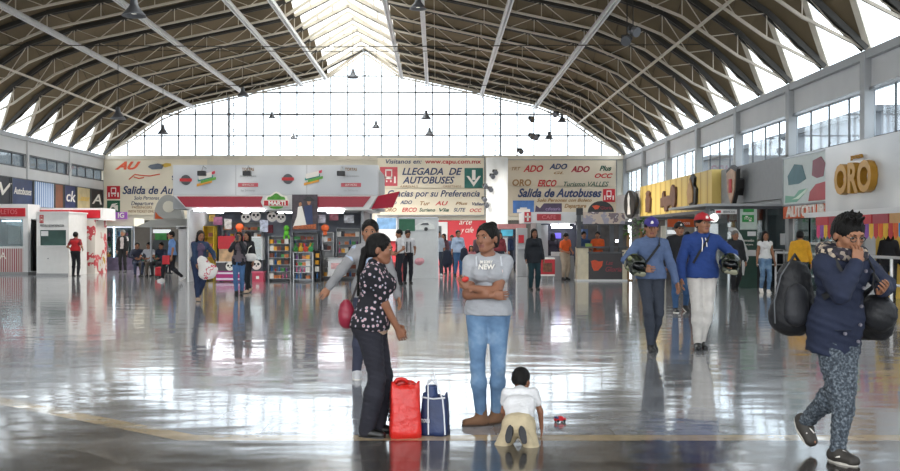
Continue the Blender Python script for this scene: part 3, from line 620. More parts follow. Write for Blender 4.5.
gondola(293,313,252,YS+.1,'low grey wire display counter of packed snacks in front of the poster',4,.6,'display_counter',None,.95,'snacks on the low grey counter','small bright snack pack on the low grey display counter')
gondola(313.5,321,250,YS+.3,'narrow dark end rack behind the low grey display counter',4,.5,'end_rack',M['black'],.9,'snacks on the narrow end rack','small snack pack on the narrow dark end rack')
gondola(322,334,232,YS+2.2,'pale refrigerated shelf unit inside the store with pale bottles',5,.5,'chiller_shelf',M['white'],.8,'packs in the pale chiller','small pack on the pale chiller shelf')
gondola(336,360,228,YS+1.8,'magazine shelf beside the store end wall behind the walking woman',6,.4,'magazine_shelf',M['grey'],.95,'goods on the magazine shelf','small colourful item on the magazine shelf')
gondola(203,214,226,YS+1.2,'yellow frame rack at the kiosk-canopy end of the store',5,.5,'yellow_rack',mat('rack_yellow','#d8b524',.5),.7,'goods on the yellow rack','small item on the yellow frame rack')
gondola(222,262,222,YS+3.6,'wide shelf on the back wall of the store above the counters',7,.4,'back_shelf',M['grey'],.9,'goods on the back shelf of the store','small item on the wide back shelf of the store')
gondola(292,318,232,YS+3.2,'dark shelf behind the low grey display counter, under the poster',6,.4,'back_shelf',M['grey'],.9,'goods on the dark shelf under the poster','small item on the dark shelf under the poster')
u = U('sales_counter', 'store counter with a pink and violet patterned front and red display hood', 'counter', 231, YS)
u.part('counter_body', ramp_mat('pink_stripe_front','wavez',[(0,'#c2307c'),(.35,'#6a2a7a'),(.6,'#d84a8a'),(.8,'#e9e2ee')],scale=1.6,rough=.5), (216,247,271,281,0,.6)); u.part('picture_front', mat('counter_dark','#4d4a50',.5,var=.3,scale=6), (216,247,262,271,0,.6))
u.part('glass_case', mat('warm_case','#caa37a',.4,var=.4,scale=5), (219,247,249,261.8,.05,.5)); u.part('red_hood', M['red'], (218,243,236,249,.1,.3)); u.part('worktop', M['white'], (215,248,261.5,262.6,-.03,.66))
for i, (px, py, w_, h_, c_, cn_) in enumerate([(218,221,9,8,'#8a4f6a','mauve'),(228,224,7,10,'#d9d3cc','white'),(264,226,8,12,'#cfd6e4','pale blue'),(212,218,6,7,'#d8b45a','amber'),(322,219,7,8,'#d7d2da','pale grey'),(334,217,9,7,'#b9707a','rose'),(349,219,10,8,'#dcdde0','silver'),(270,229,6,8,'#7a2f3a','wine')]):
    Yc = YS+2.2+.1*i; o = MB().box(-W(w_,Yc)/2, W(w_,Yc)/2, -.02, .02, 0, W(h_,Yc)).obj('hanging_card', mat('card_%d'%i, c_, .6, var=.5, scale=9), loc=(gx(px,Yc), Yc, gz(py+h_/2,Yc))); tag(o, '%s advertising card hanging inside the store' % cn_, 'card', 'advertising cards inside the store')
face = mat('decal_black','#1b1b1d',.5)
def face_decal(px, py, Y, r, parent_u=None, lab=''):
    o = T('round_face_decal', lab, 'decal', (gx(px,Y), Y, gz(py,Y)), 0, 'round black and white faces in the store')
    MB().lathe([(r,-.02),(r,0)], n=16, axis='y').obj('white_disc', icw, o)
    MB().lathe([(r*.28,-.03),(r*.28,-.02)], (-r*.4,0,r*.2), 10, 'y').lathe([(r*.28,-.03),(r*.28,-.02)], (r*.4,0,r*.2), 10, 'y').lathe([(r*.16,-.03),(r*.16,-.02)], (0,0,-r*.2), 8, 'y').obj('face_mark', face, o)
    MB().lathe([(r*.35,-.01),(r*.35,.01)], (-r*.8,0,r*.8), 10, 'y').lathe([(r*.35,-.01),(r*.35,.01)], (r*.8,0,r*.8), 10, 'y').obj('ear', face, o)
face_decal(230,266.5,YS-.02,.14,lab='black and white round face on the counter front beside the woman with the sack')
face_decal(256.5,265,YS+.08,.16,lab='black and white round face above the pink ice box')
for i, (px, py) in enumerate([(246,218),(256,216),(272,217),(281,218)]): face_decal(px,py,YS+1.5,.17,lab='black and white round face hung high in the store, %s one along from the counter' % ['first','second','third','fourth'][i])
u = U('pastry_case', 'lit glass case of pastries on a dark cabinet beside the snack rack', 'display case', 254, YS+.1)
u.part('cabinet', M['dgrey'], (246,262.5,260,None,0,.5)); u.part('case_back', mat('warm_lit_case','#e7cfa6',.5,var=.2,scale=6), (247,262,238,259.5,.4,.08)); u.part('case_frame', M['white'], (246.5,247.5,237,260,0,.5), (261.5,262.5,237,260,0,.5), (246.5,262.5,236.5,238,0,.5), (247,262,247.6,248.4,.05,.4)); u.part('case_glass', M['glr'], (247.5,261.5,238,259.5,.0,.02))
u = U('ice_box', 'small pink chest with a white decal on the floor beside the counter', 'box', 258, YS-.15); u.part('chest', mat('pink_plastic','#c9405c',.4), (252,263.5,272.5,283.5,0,.4), bev=.03); u.part('decal', icw, (256,259,276,279,-.01,.02)); u.part('lid', mat('pink_lid','#d8607a',.4), (251.6,264,271.5,273,-.02,.44))
for i,(px,py,m_) in enumerate([(239.5,227,'#e8662c'),(325,228,'#e8662c')]):
    o = MB().ball((0,0,0), .14, 8, (1,.6,.9)).box(-.06,.06,-.03,.03,-.24,-.08).obj('hanging_lantern', mat('orange_plastic', m_, .5), loc=(gx(px,YS+.5), YS+.5, gz(py,YS+.5))); tag(o, 'orange pumpkin-like toy hanging %s' % ('over the counter' if i == 0 else 'beside the couple poster'), 'hanging toy', 'orange hanging toys')
o = T('green_toy', 'bright green inflatable figure hanging between the store logo and the poster', 'toy', (gx(286.5,YS+.3), YS+.3, gz(233,YS+.3))); gm = mat('toy_green','#63c22f',.5)
MB().ball((0,0,.16), .1, 8).obj('toy_head', gm, o, smooth=True); MB().ball((0,0,0), .09, 8, (1,.7,1.2)).obj('toy_body', gm, o, smooth=True); MB().tube([(-.06,0,-.06),(-.08,0,-.2)], .035, 6).obj('toy_leg', gm, o); MB().tube([(.06,0,-.06),(.08,0,-.2)], .035, 6).obj('toy_leg', gm, o)
for i, (px, c_) in enumerate([(296,'#3a7f3a'),(301,'#d9b13a'),(306,'#cf4c3a'),(311,'#3f9a5a'),(299,'#c0503a'),(308,'#e4c04a')]):
    o = MB().ball((0,0,.09), .09, 6, (1,.8,1.1)).tube([(0,0,.1),(random.uniform(-.1,.1),0,.3)],.03,5).obj('plush_toy', mat('plush_%d'%i, c_, .8, var=.3, scale=30), loc=(gx(px,YS+.3), YS+.25+.2*(i>3), gz(252,YS+.1)))
    tag(o, '%s soft toy on top of the low grey display counter, %s' % (['dark green','yellow','red','green','rust','pale yellow'][i], 'front row' if i < 4 else 'back row'), 'soft toy', 'soft toys on the display counter')
u = U('white_counter', 'short white counter with a pale pink print before the magazine shelf', 'counter', 336, YS+.2); u.part('counter_front', M['white'], (328,345,259,276,0,.5)); u.part('pink_print', mat('pink_print','#e3b4b4',.6,var=.4,scale=6), (331,342,263,269,-.01,.02)); u.part('worktop', M['grey'], (327.5,345.5,257.8,259.2,-.03,.56))
# grey arched canopy kiosk left of the store
YK = 36
u = U('arched_kiosk', 'kiosk under a grey arched canopy with a round-topped sign and orange mark', 'kiosk', 180, YK)
q = lambda x, y: (gx(x,YK)-u.x, gz(y,YK))
gk = mat('canopy_grey','#a9a9a4',.5,var=.1,scale=1)
MB().prism([q(157,219)]+[q(170+14*math.cos(a), 219-24*math.sin(a)) for a in [PI-PI*i/14 for i in range(15)]]+[q(186,219)], -.3, .1).obj('arched_sign', gk, u.o)
MB().prism([q(157.5,219), q(158,212), q(161,216), q(166,219)], -.33, -.29).obj('orange_mark', M['orange'], u.o); MB().lathe([(.22,-.33),(.22,-.29)], (gx(171,YK)-u.x,0,gz(207,YK)), 16, 'y').obj('pale_seal', M['cream'], u.o)
MB().prism([q(134,227), q(150,220), q(170,217), q(190,219), q(199,227)], .15, 2.2).obj('canopy', gk, u.o)
u.part('post', M['white'], (178.5,187,227,None,0,.4)); u.part('post', M['steel'], (150,151.5,227,None,0,.1)); u.part('lit_menu', mat('menu_lit','#e9eef0',.5,emit=.7), (153,170,229.5,233,.8,.1)); u.part('green_menu', mat('menu_green','#3f8f45',.5,var=.4,scale=6), (155,166,233,240,.9,.1))
u.part('back_screen', M['dgrey'], (150,178,240,262,1.6,.1)); u.part('post', M['white'], (190,193,227,None,.3,.3)); u.part('counter_cabinet', M['grey'], (186,199,250,None,.3,.5)); u.part('post_header', M['white'], (176,201,226,229,0,.3))
gondola(186.5,201.5,232,YK-.4,'grey open shelf of goods next to the white post of the arched kiosk',5,.3,'goods_shelf',M['grey'],.7,'goods beside the arched kiosk','small item on the grey open shelf by the arched kiosk')
# ---- left side: booths
YL = 37.6
def booth(px0,px1,pt,pb,Y,d,name,lab): 
    u = U(name,lab,'booth',(px0+px1)/2,Y); return u
u = booth(-30,28,205,None,YL,2,'ticket_booth','white booth with a red sign strip, curtained glass and a red-striped skirt')
u.part('sign_frame', M['white'], (-30,28,204,219,0,1.1)); u.part('red_sign', M['red'], (-30,25,208,216.5,-.04,.05)); u.text('BOLETOS', 5, 212, 5, mat('faded_letter','#dd7a80',.5), -.06, width=W(24,YL))
u.part('post', M['white'], (23,28,219,None,0,.25)); u.part('skirt', ramp_mat('red_white_stripes','wavex',[(0,'#a8474d'),(.5,'#d9d3d0')],scale=3.6,rough=.6), (-30,23,247.5,272,0,.1)); u.part('plinth', M['grey'], (-30,28,272,None,-.02,1.1))
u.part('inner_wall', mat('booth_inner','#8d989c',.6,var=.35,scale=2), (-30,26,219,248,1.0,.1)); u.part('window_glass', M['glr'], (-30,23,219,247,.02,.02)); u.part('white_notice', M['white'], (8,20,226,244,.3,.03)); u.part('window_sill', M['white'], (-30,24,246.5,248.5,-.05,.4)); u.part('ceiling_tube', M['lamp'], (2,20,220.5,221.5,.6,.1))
u.text('A', 3, 256, 7, icw, -.02)
u = U('information_booth','plain white booth with a small red square, dark green window and long side wall','booth',52,36.6)
u.part('front_panel', mat('booth_white','#e7e7e5',.45,var=.04), (36.5,68,246,None,0,.08), (36.5,68,212.5,230,0,.08), (36.5,40,230,246,0,.08), (66,68,230,246,0,.08)); u.part('side_wall', mat('booth_side','#cfcfcd',.5,var=.05), (68,68.6,212.5,None,.0,1.9), (36.5,37.1,212.5,None,.08,1.8)); u.part('roof', M['white'], (36,69,211.5,212.8,-.05,2.0))
u.part('back_wall', M['grey'], (36.5,68,213,None,1.8,.1))
u.part('window_glass', mat('green_glass','#3e5a55',.15,var=.3,scale=2), (40,66,230,246,.04,.03)); u.part('counter_ledge', M['white'], (39,67,245.5,247,-.12,.2)); bus_icon(u,39.5,43.5,215,223,M['red'],icw); u.text('MODULO DE INFORMACION', 52, 225.7, 2.6, M['dgrey'], -.01, width=W(24,36.6)); u.part('notice', M['white'], (41,48,231,236,.01,.02)); u.part('keyhole', M['black'], (47.6,48.4,258,259,-.01,.02))
u.part('plinth', M['grey'], (36.3,68.2,273.5,None,-.02,.15))
u = U('side_kiosk','low kiosk with red fascia behind the plain white booth, red mural at its end','kiosk',92,38.8)
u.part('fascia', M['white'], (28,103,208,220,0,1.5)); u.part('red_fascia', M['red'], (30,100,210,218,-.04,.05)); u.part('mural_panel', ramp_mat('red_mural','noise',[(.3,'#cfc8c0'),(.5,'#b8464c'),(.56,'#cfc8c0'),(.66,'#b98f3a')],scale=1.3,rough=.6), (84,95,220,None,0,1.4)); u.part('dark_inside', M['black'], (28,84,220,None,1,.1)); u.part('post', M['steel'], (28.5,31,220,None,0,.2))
for i, (px0, px1, c_, t_) in enumerate([(-6,10,'#1c2030','V'),(12,32.5,'#2c3c66','Autobuses'),(34,54,'#8ea6c8',''),(55,63,'#8a5a44',''),(64.5,75.5,'#323a66','ck'),(77,90,'#cbb98e','Luxor'),(91,102.5,'#101014','A')]):
    # sign boards hung on the side wall: true place from where their edges appear on it
    ya, yb = (XL+.3)*FPX/(px0-CX), (XL+.3)*FPX/(px1-CX)
    lab = ['near-black sign board with a white mark, first along the booth-side wall','dark blue sign board with pale lettering above the striped booth','pale blue crowd-picture board on the booth-side wall','narrow brown portrait board on the booth-side wall','square dark blue board with a pale emblem on the booth-side wall','tan board with a yellow word on the booth-side wall','black board with a white figure, at the corner of the back wall'][i]
    o = T('sign_board', lab, 'sign board', (XL+.3, (ya+yb)/2, 2.85), 0, 'sign boards on the booth-side wall'); h = (yb-ya)/2
    m_ = ramp_mat('crowd_print','wavey',[(0,'#c9d6e6'),(.5,'#5c7fb5')],scale=1.5) if i == 2 else mat('board_%d'%i, c_, .5, var=.25, scale=1.5)
    MB().box(-.04,.0,-h,h,0,1.12).obj('board', m_, o)
    if t_: text(t_, (.01,0,.6), .75 if len(t_)<3 else .42, M['yellow'] if i == 5 else icw, o, 'walll', width=min(1.7*h, 3), shear=.2, bold=.01, align='CENTER')
    if i == 6: pass
    MB().box(-.05,.03,-h-.04,-h,0,1.16).box(-.05,.03,h-.02,h+.02,0,1.16).box(-.05,.03,-h,h,1.12,1.16).obj('board_frame', M['dgrey'], o)
# lit shelf shop at the corner
YC = 43
u = U('glass_shop','corner shop with bright vertical tube lights and glass shelves behind two standing people','shop',115,YC)
u.part('header', M['cream'], (92,134,218,226,0,1.5)); u.part('violet_sign', mat('violet_sign','#8a4fa0',.5,emit=.3), (114,127,212,219,-.2,.06)); u.text('IG', 121, 215.5, 5, icw, -.22, bold=.03)
u.part('back_wall', mat('shop_pale','#b9c2cf',.5,var=.3,scale=2.5), (92,134,226,262,1.2,.1)); u.part('vertical_tube', M['lamp'], (113.3,114.5,227,258,.2,.05)); u.part('vertical_tube', mat('dim_tube','#dfe6f2',.4,emit=1.2), (95.6,96.6,228,262,.2,.05))
u.part('header_tube', mat('dim_tube2','#dfe6f2',.4,emit=1.2), (96,132,226.6,227.6,.2,.05)); u.part('base_cabinet', mat('violet_grey','#6b6078',.5,var=.3), (92,134,257,None,.15,1)); u.part('case_glass', M['glr'], (96,131,228,257,.12,.02)); u.part('orange_roundel', M['orange'], (106,112,213,221,-.1,.05))
gondola(98,112,230,YC+.5,'glass shelf bay beside the bright vertical tube, nearer the side wall',7,.3,'glass_shelf',M['steel'],.9,'goods in the corner shop','small item in the brightly lit corner shop')
gondola(116,131,230,YC+.5,'glass shelf bay beyond the bright vertical tube',7,.3,'glass_shelf',M['steel'],.9,'goods in the corner shop','small item in the brightly lit corner shop')
# waiting bench
YW = 36.5
u = U('waiting_bench','green-seated bench under the arched kiosk where people sit','bench',152,YW); u.part('seat', mat('bench_green','#3d7a6e',.5), (133,164,264,266.5,-.1,.45)); u.part('backrest', mat('bench_green2','#3d7a6e',.5), (133,164,254,262,.4,.05)); 
for x in (134,143,152,161): u.part('leg', M['steel'], (x,x+1.2,266.5,None,-.05,.06)); 
u = U('stroller','small bright red pushchair on the floor beside the bench','pushchair',158,34.6); u.part('hood', M['red'], (154.5,162,267,276,0,.4), bev=.06); u.part('wheel', M['black'], (155,157,276.5,None,0,.08)); u.part('wheel', M['black'], (160,162,276.5,None,0,.08)); u.part('handle', M['black'], (161,162.3,260,268,.1,.05))
# ---- white panel with green strip beyond the security guards
u = U('car_poster_wall','tall white panel with a green strip and a car picture, behind the guards','panel',418,34.5)
u.part('board', mat('panel_white','#cfd3d4',.5,var=.04), (398,438,218,None,0,.06)); u.part('green_strip', mat('strip_green','#2e6b50',.5,var=.15), (399,415,219,231,-.02,.03)); q = lambda x, y: (gx(x,34.5)-u.x, gz(y,34.5))
MB().prism([q(416,230), q(415,226), q(420,222.5), q(428,221.5), q(434,225), q(435,229)], -.03, 0).obj('car_picture', mat('car_print','#e4e8e6',.5), u.o); MB().prism([q(420,225), q(423,223), q(428,222.8), q(429,225)], -.04, -.02).obj('car_window', M['dgrey'], u.o); MB().lathe([(.07,-.05),(.07,-.02)], (gx(426,34.5)-u.x,0,gz(229,34.5)), 12, 'y').obj('car_wheel', M['black'], u.o)
u.part('panel_frame', M['steel'], (397,398.2,217,None,-.02,.1), (437.6,438.6,217,None,-.02,.1), (397,438.6,217,218.2,-.02,.1)); u.part('lower_trim', mat('salmon','#c9705f',.5), (398,400,255,None,-.03,.03))
u = U('low_red_stand','narrow low red stand between the two uniformed guards','stand',398,31); u.part('stand_body', mat('coral','#bb4a4a',.5), (393,403.5,262,None,0,.25), bev=.02); u.part('stand_base', M['grey'], (392.5,404,281.5,None,-.02,.3))
# ---- right food kiosks
YF = 33
u = U('drinks_kiosk','kiosk with a long red sign over a white fascia, next to the hamburger counter','kiosk',555,YF)
u.part('fascia', M['white'], (524,584,212,223,0,2)); u.part('red_sign', mat('kiosk_red','#b53b40',.5), (537,561,214,220.5,-.04,.05)); u.part('red_mark', M['red'], (524.5,531,212,222,-.05,.06)); u.part('mark_cross', icw, (527,528.6,213,221,-.07,.02), (525,530.5,216,217.5,-.07,.02)); u.text('CAFE', 549, 217.3, 4, mat('faded_letter','#dd7a80',.5), -.06, width=W(14,YF))
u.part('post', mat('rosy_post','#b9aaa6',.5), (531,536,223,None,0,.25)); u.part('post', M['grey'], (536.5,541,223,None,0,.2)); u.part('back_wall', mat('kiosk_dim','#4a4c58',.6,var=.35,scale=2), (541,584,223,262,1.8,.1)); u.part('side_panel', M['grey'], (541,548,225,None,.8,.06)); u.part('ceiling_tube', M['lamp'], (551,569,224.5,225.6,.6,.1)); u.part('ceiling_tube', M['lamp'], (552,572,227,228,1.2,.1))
u.part('screen', mat('violet_screen','#5a4fc0',.3,var=.4,scale=5,emit=.8), (551,561,233,238.5,1.5,.05)); u.part('counter', M['grey'], (548,574,256,None,.4,.5)); u.part('counter_goods_tray', M['white'], (552,560,252,256,.35,.3))
mb = MB(); q = lambda x, y: (gx(x,YF)-u.x, gz(y,YF)); mb.prism([q(536,212), q(537,205), q(541,208), q(545,203), q(563,203), q(563,212)], .3, .4); mb.obj('purple_top_sign', mat('purple_sign','#4c3b55',.5,var=.3,scale=4), u.o); u.text('cafeteria', 553, 209, 3.4, mat('lilac','#a08ab0',.5), .28, width=W(15,YF))
u = U('red_freezer','low red freezer with a round food picture, beside the woman in the dark coat','freezer',547,YF-.9); u.part('freezer_body', M['red'], (540,555,259,274.5,0,.6), bev=.02); u.part('food_picture', mat('food_print','#7a4a30',.5,var=.6,scale=12), (543,552,263,272,-.015,.02)); u.part('trim', icw, (540,555,257.8,259.3,-.01,.62), (540,555,274.3,276,-.01,.62)); u.part('leg', M['steel'], (541,542,276,None,0,.05)); u.part('leg', M['steel'], (553,554,276,None,0,.05))
YH = 32.4
u = U('hamburger_kiosk','cream and black counter kiosk with an orange-red emblem and dark posts','kiosk',600,YH)
u.part('corner_panel', mat('kiosk_cream','#d8ccb0',.5), (577.5,588.5,247,None,0,.5), (622.5,627,250,None,0,.5)); u.part('counter_front', mat('kiosk_black','#241d20',.35,var=.2), (588.5,622.5,253,None,.02,.4)); u.part('plinth', M['white'], (577,627.5,279.5,None,-.04,.6)); u.part('worktop', M['dgrey'], (576.5,628,246.5,248,-.05,.1), (588,624,252,253.3,-.03,.5))
q = lambda x, y: (gx(x,YH)-u.x, gz(y,YH))
MB().prism([q(591,261), q(595,260), q(599,261.5), q(603,261), q(602,266), q(598,270.5), q(594,271), q(592,267)], -.02, .02).obj('orange_emblem', mat('emblem_orange','#d9532e',.5), u.o); u.text('Las', 609, 263, 4, M['maroon'], .0, shear=.3, width=W(7,YH)); u.text('Gloria', 613, 269.5, 5, M['maroon'], 0, shear=.3, width=W(16,YH))
for x in (577, 610, 619): u.part('post', M['dgrey'], (x,x+4,212 if x == 577 else 222,248 if x == 577 else 252,.1,.12))
u.part('post', M['dgrey'], (598,601,222,252,1.6,.12)); u.part('header', M['dgrey'], (576,632,221.5,225,0,.4)); u.part('menu_board', ramp_mat('menu_print','noise',[(.4,'#a09aa8'),(.5,'#c9b6a6'),(.58,'#7a6a70'),(.66,'#d8d2ce')],scale=2.5,rough=.5), (583,606,212,224,-.1,.05), (606,625,213,224,-.1,.05)); u.part('screen', M['black'], (576.5,583,208,215,-.1,.1))
MB().prism([q(588,212)]+[q(601+13*math.cos(a), 212-11*math.sin(a)) for a in [PI-PI*i/12 for i in range(13)]]+[q(614,212)], .0, .08).obj('arched_black_sign', M['black'], u.o); MB().prism([q(592,206), q(596,205), q(600,206), q(598,209), q(595,209.5)], -.04, .0).obj('sign_emblem', mat('emblem_orange','#d9532e',.5), u.o); u.text('Gloria', 606, 208, 3.4, M['maroon'], -.02, width=W(11,YH))
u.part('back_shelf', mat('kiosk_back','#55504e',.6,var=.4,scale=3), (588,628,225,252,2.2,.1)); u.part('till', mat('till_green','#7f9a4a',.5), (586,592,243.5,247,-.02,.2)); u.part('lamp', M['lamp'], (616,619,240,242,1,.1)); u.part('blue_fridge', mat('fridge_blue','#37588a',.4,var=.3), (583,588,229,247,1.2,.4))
# far left of these: small stands with pinkish and blue signs
YG = 41
u = U('small_stand','narrow pale stand with pink fascia and blue lit screen, beyond the lone dark-coated woman','stand',510,YG)
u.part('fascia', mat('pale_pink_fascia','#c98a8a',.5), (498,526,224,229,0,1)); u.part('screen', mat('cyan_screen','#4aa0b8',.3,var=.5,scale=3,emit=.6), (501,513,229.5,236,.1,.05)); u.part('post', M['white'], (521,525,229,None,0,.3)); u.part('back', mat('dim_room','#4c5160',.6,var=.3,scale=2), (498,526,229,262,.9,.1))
u = U('cash_machine','grey cash machine with a small red panel, beside the lone woman in dark coat','cash machine',522,36); u.part('cabinet', M['grey'], (517,527.5,228,None,0,.6), bev=.02); u.part('red_panel', M['red'], (518.5,524,235,243,-.02,.03)); u.part('keypad_ledge', M['steel'], (518,526,246,249,-.15,.2))
u = U('glass_partition','pale pillar-like partition between the white round column and the cash machine','partition',506,40); u.part('panel', M['white'], (503,507.5,238,None,0,.5)); u.part('cap', M['steel'], (502.5,508,236.5,238,-.05,.6))
# ---- right wall shopfronts ------------------------------------------------------
def wallpart(name, m, y0, y1, z0, z1, x0=-.06, x1=0, parent=None, org=(0,0,0)):
    return MB().box(XR+x0-org[0], XR+x1-org[0], y0-org[1], y1-org[1], z0-org[2], z1-org[2]).obj(name, m, parent)
# yellow stretch
y0, y1 = 33.7, 45.6
o = T('yellow_shopfront', 'yellow panelled sign band with dark wooden figures above the far shops', 'shop sign', (XR-.5, (y0+y1)/2, 2.45)); org = (XR-.5, (y0+y1)/2, 2.45)
MB().box(0,.45,y0-org[1],y1-org[1],0,1.45).obj('sign_box', ramp_mat('yellow_boards','wavey',[(0,'#b98f3a'),(.08,'#dcbc63'),(1,'#e3c774')],scale=.35,rough=.5,interp='LINEAR'), o)
MB().box(-.03,.02,y0-org[1],y1-org[1],-.08,.03).obj('lower_lip', M['dgrey'], o)
figm = mat('dark_wood_figure','#6b4a38',.6,var=.3,scale=4); fbk = mat('figure_black','#1d1a19',.5)
def wfig(pts, yc, zc, sy, sz, m, nm, d=.10):
    """cut-out figure fixed to the band, seen from the hall; pts: (away, up)"""
    mb = MB(); mb.prismx([(yc - org[1] - a*sy, zc + b*sz) for a, b in pts], -d, 0); return mb.obj(nm, m, o)
llama = [(-.9,-.5),(-.9,.2),(-.75,.25),(-.7,.6),(-.55,.75),(-.5,.3),(-.1,.35),(.1,.3),(.2,.9),(.35,1.1),(.5,.8),(.62,.9),(.65,.2),(.6,-.4),(.4,-.8),(.25,-.4),(-.1,-.45),(-.25,-.85),(-.45,-.85),(-.5,-.4)]
wfig(llama, 39.6, .60, 1.65, .55, figm, 'animal_figure')
wfig([(-.25,-.9),(-.3,.2),(-.2,.5),(-.25,.8),(0,1),(.25,.8),(.2,.5),(.35,.2),(.25,-.9)], 43.6, .66, 1.5, .52, figm, 'standing_figure'); wfig([(-.3,-.9),(-.5,.1),(-.3,.5),(-.35,.85),(0,1.15),(.3,.9),(.2,.5),(.5,.2),(.45,-.6),(.2,-.95)], 36.0, .72, 1.1, .62, fbk, 'tall_figure', .10); wfig([(-.25,-.7),(-.4,.1),(-.2,.5),(0,.9),(.2,.5),(.35,.1),(.3,-.6)], 36.15, .72, 1.1, .6, mat('figure_tan','#b98f5e',.6), 'tall_figure_front', .14)
o2 = T('round_shop_sign','round black sign with white figure standing off the far shop wall','shop sign',(XR-.75,46.4,3.1)); mb = MB()
mb.prismx([(1.3*math.cos(a), .68*math.sin(a)) for a in [2*PI*i/24 for i in range(24)]], -.12, .0); mb.obj('disc', fbk, o2); mb = MB(); mb.prismx([(-.35,-.5),(.3,-.5),(.15,.0),(.3,.3),(.05,.55),(-.2,.3),(-.1,0)], -.15, -.12); mb.obj('white_figure', icw, o2)
S(MB().box(XR-.55,XR,45.6,YB,2.45,3.7).obj('wall_right_fascia', M['white']))
# grey stretch with shield
ga, gb = 27.35, 33.6
S(MB().box(XR-.2,XR,ga,gb,2.62,3.86).obj('wall_right_fascia', mat('fascia_grey','#8f9193',.55,var=.05)))
o = T('shield_sign','dark shield-shaped sign with a tan face fixed to the grey fascia','shop sign',(XR-.22,31.2,3.15)); 
sh = [(-.75,.75),(0,.95),(.75,.75),(.6,-.2),(0,-.95),(-.6,-.2)]
MB().prismx([(a*.75,b*.75) for a,b in sh], -.36, -.24).prismx([(a*.2,b*.3) for a,b in sh], -.24, .02).obj('shield_back', fbk, o); MB().prismx([(a*.62,b*.62) for a,b in sh], -.39, -.36).obj('shield_face', mat('shield_tan','#b8957a',.5,var=.3,scale=5), o); MB().box(-.42,-.39,-.12,.12,-.2,.25).obj('shield_mark', M['redl'], o)
# route map board
o = T('route_map_board','pale route map board with teal, dark red and green shapes','sign board',(XR-.24,25.6,2.42)); ya, yb = 23.95-25.6, 27.3-25.6
MB().box(-.05,0,ya,yb,0,1.3).obj('board', mat('map_white','#ced8d6',.5,var=.05), o)
pc = lambda pts, c_, nm, e=.0: MB().prismx([(yb - a*(yb-ya), b*1.3) for a, b in pts], -.06-e, -.05).obj(nm, mat(nm, c_, .5, var=.12, scale=3), o)
pc([(.12,.42),(.1,.62),(.25,.85),(.42,.8),(.5,.5),(.35,.42)],'#3f707a','map_teal'); pc([(.62,.55),(.64,.85),(.8,.9),(.88,.75),(.84,.5),(.72,.48)],'#8c4a58','map_plum'); pc([(.55,.03),(.58,.22),(.7,.36),(.95,.4),(.98,.03)],'#b8484e','map_red',.002); pc([(.04,.04),(.05,.2),(.25,.16),(.35,.28),(.5,.3),(.45,.18),(.3,.04)],'#78b39a','map_green',.001); pc([(.2,.1),(.3,.14),(.52,.3),(.54,.27),(.35,.1)],'#d8e9da','map_path',.006)
MB().box(-.08,0,ya-.04,ya,-.04,1.34).box(-.08,0,yb,yb+.04,-.04,1.34).box(-.08,0,ya,yb,-.04,0).box(-.08,0,ya,yb,1.3,1.34).obj('board_frame', M['steel'], o)
# agency sign
o = T('agency_sign','orange fascia sign with white raised letters above a glass door','shop sign',(XR-.22,25.6,2.02)); MB().box(-.1,0,-1.6,1.65,0,.34).obj('sign_box', M['orange'], o); text('AUTOTUR', (-.12,0,.17), .42, icw, o, 'wallr', depth=.04, bold=.02, width=2.7)
S(MB().box(XR-.2,XR,23.9,27.3,2.36,2.42).obj('wall_right_fascia', M['grey']))
# gold letter shopfront
o = T('gold_letter_shopfront','white metal shopfront panel with big golden raised letters','shop sign',(XR-.5,20.6,2.13))
MB().box(0,.34,-5,3.25,0,1.60).obj('panel', ramp_mat('brushed_white_panel','noise',[(.3,'#c4c5c8'),(.5,'#d9dadb'),(.65,'#f0f0f0')],scale=.5,rough=.25,detail=1,interp='LINEAR'), o)
text('ORO', (-.09,1.35,.70), .95, M['gold'], o, 'wallr', depth=.16, bold=.035, width=1.95, name='golden_letters'); text('JOYERIA', (-.05,1.35,1.22), .12, M['gold'], o, 'wallr', depth=.05, width=.6); MB().box(-.03,0,-1.7,-1.25,.8,1.3).obj('red_square', M['red'], o)
o = T('striped_awning','white awning with red, tan and crimson sign tiles beneath the golden letter panel','awning',(XR-.5,20.6,1.98))
MB().prismx([(-5,.0),(3.2,0),(3.2,.12),(-5,.12)], -.55, .3).obj('awning_top', M['white'], o)
for i in range(10): MB().box(-.56,-.5,-5+.75*i,-5+.75*i+.7,-.2,0).obj('valance_tile', [M['red'],mat('tile_tan','#c9975c',.5),M['maroon']][i%3], o)
cols = ['#d8447a','#3f8fd0','#e8b83a','#5cb04a','#e0662c','#8a4fa0','#d8d040','#c23b3b']
mb0 = [MB().box(-.005,.005,-.09,.09,-.26,0).add([(0,-.09,-.26),(0,0,-.33),(0,.09,-.26)],[(0,1,2)]).mesh('paper_pennant', mat('pennant_%d'%i, c_, .7)) for i, c_ in enumerate(cols)]
cn = ['pink','blue','amber','green','orange','violet','lime','red']
for i in range(26):
    p_ = bpy.data.objects.new('paper_pennant', mb0[(i*5+i//8)%8]); COL.objects.link(p_); p_.location = (XR-1.06, 22.9-i*.215, 1.78); tag(p_, '%s paper pennant hanging from the striped awning' % cn[(i*5+i//8)%8], 'pennant', '%s pennants under the awning' % cn[(i*5+i//8)%8])
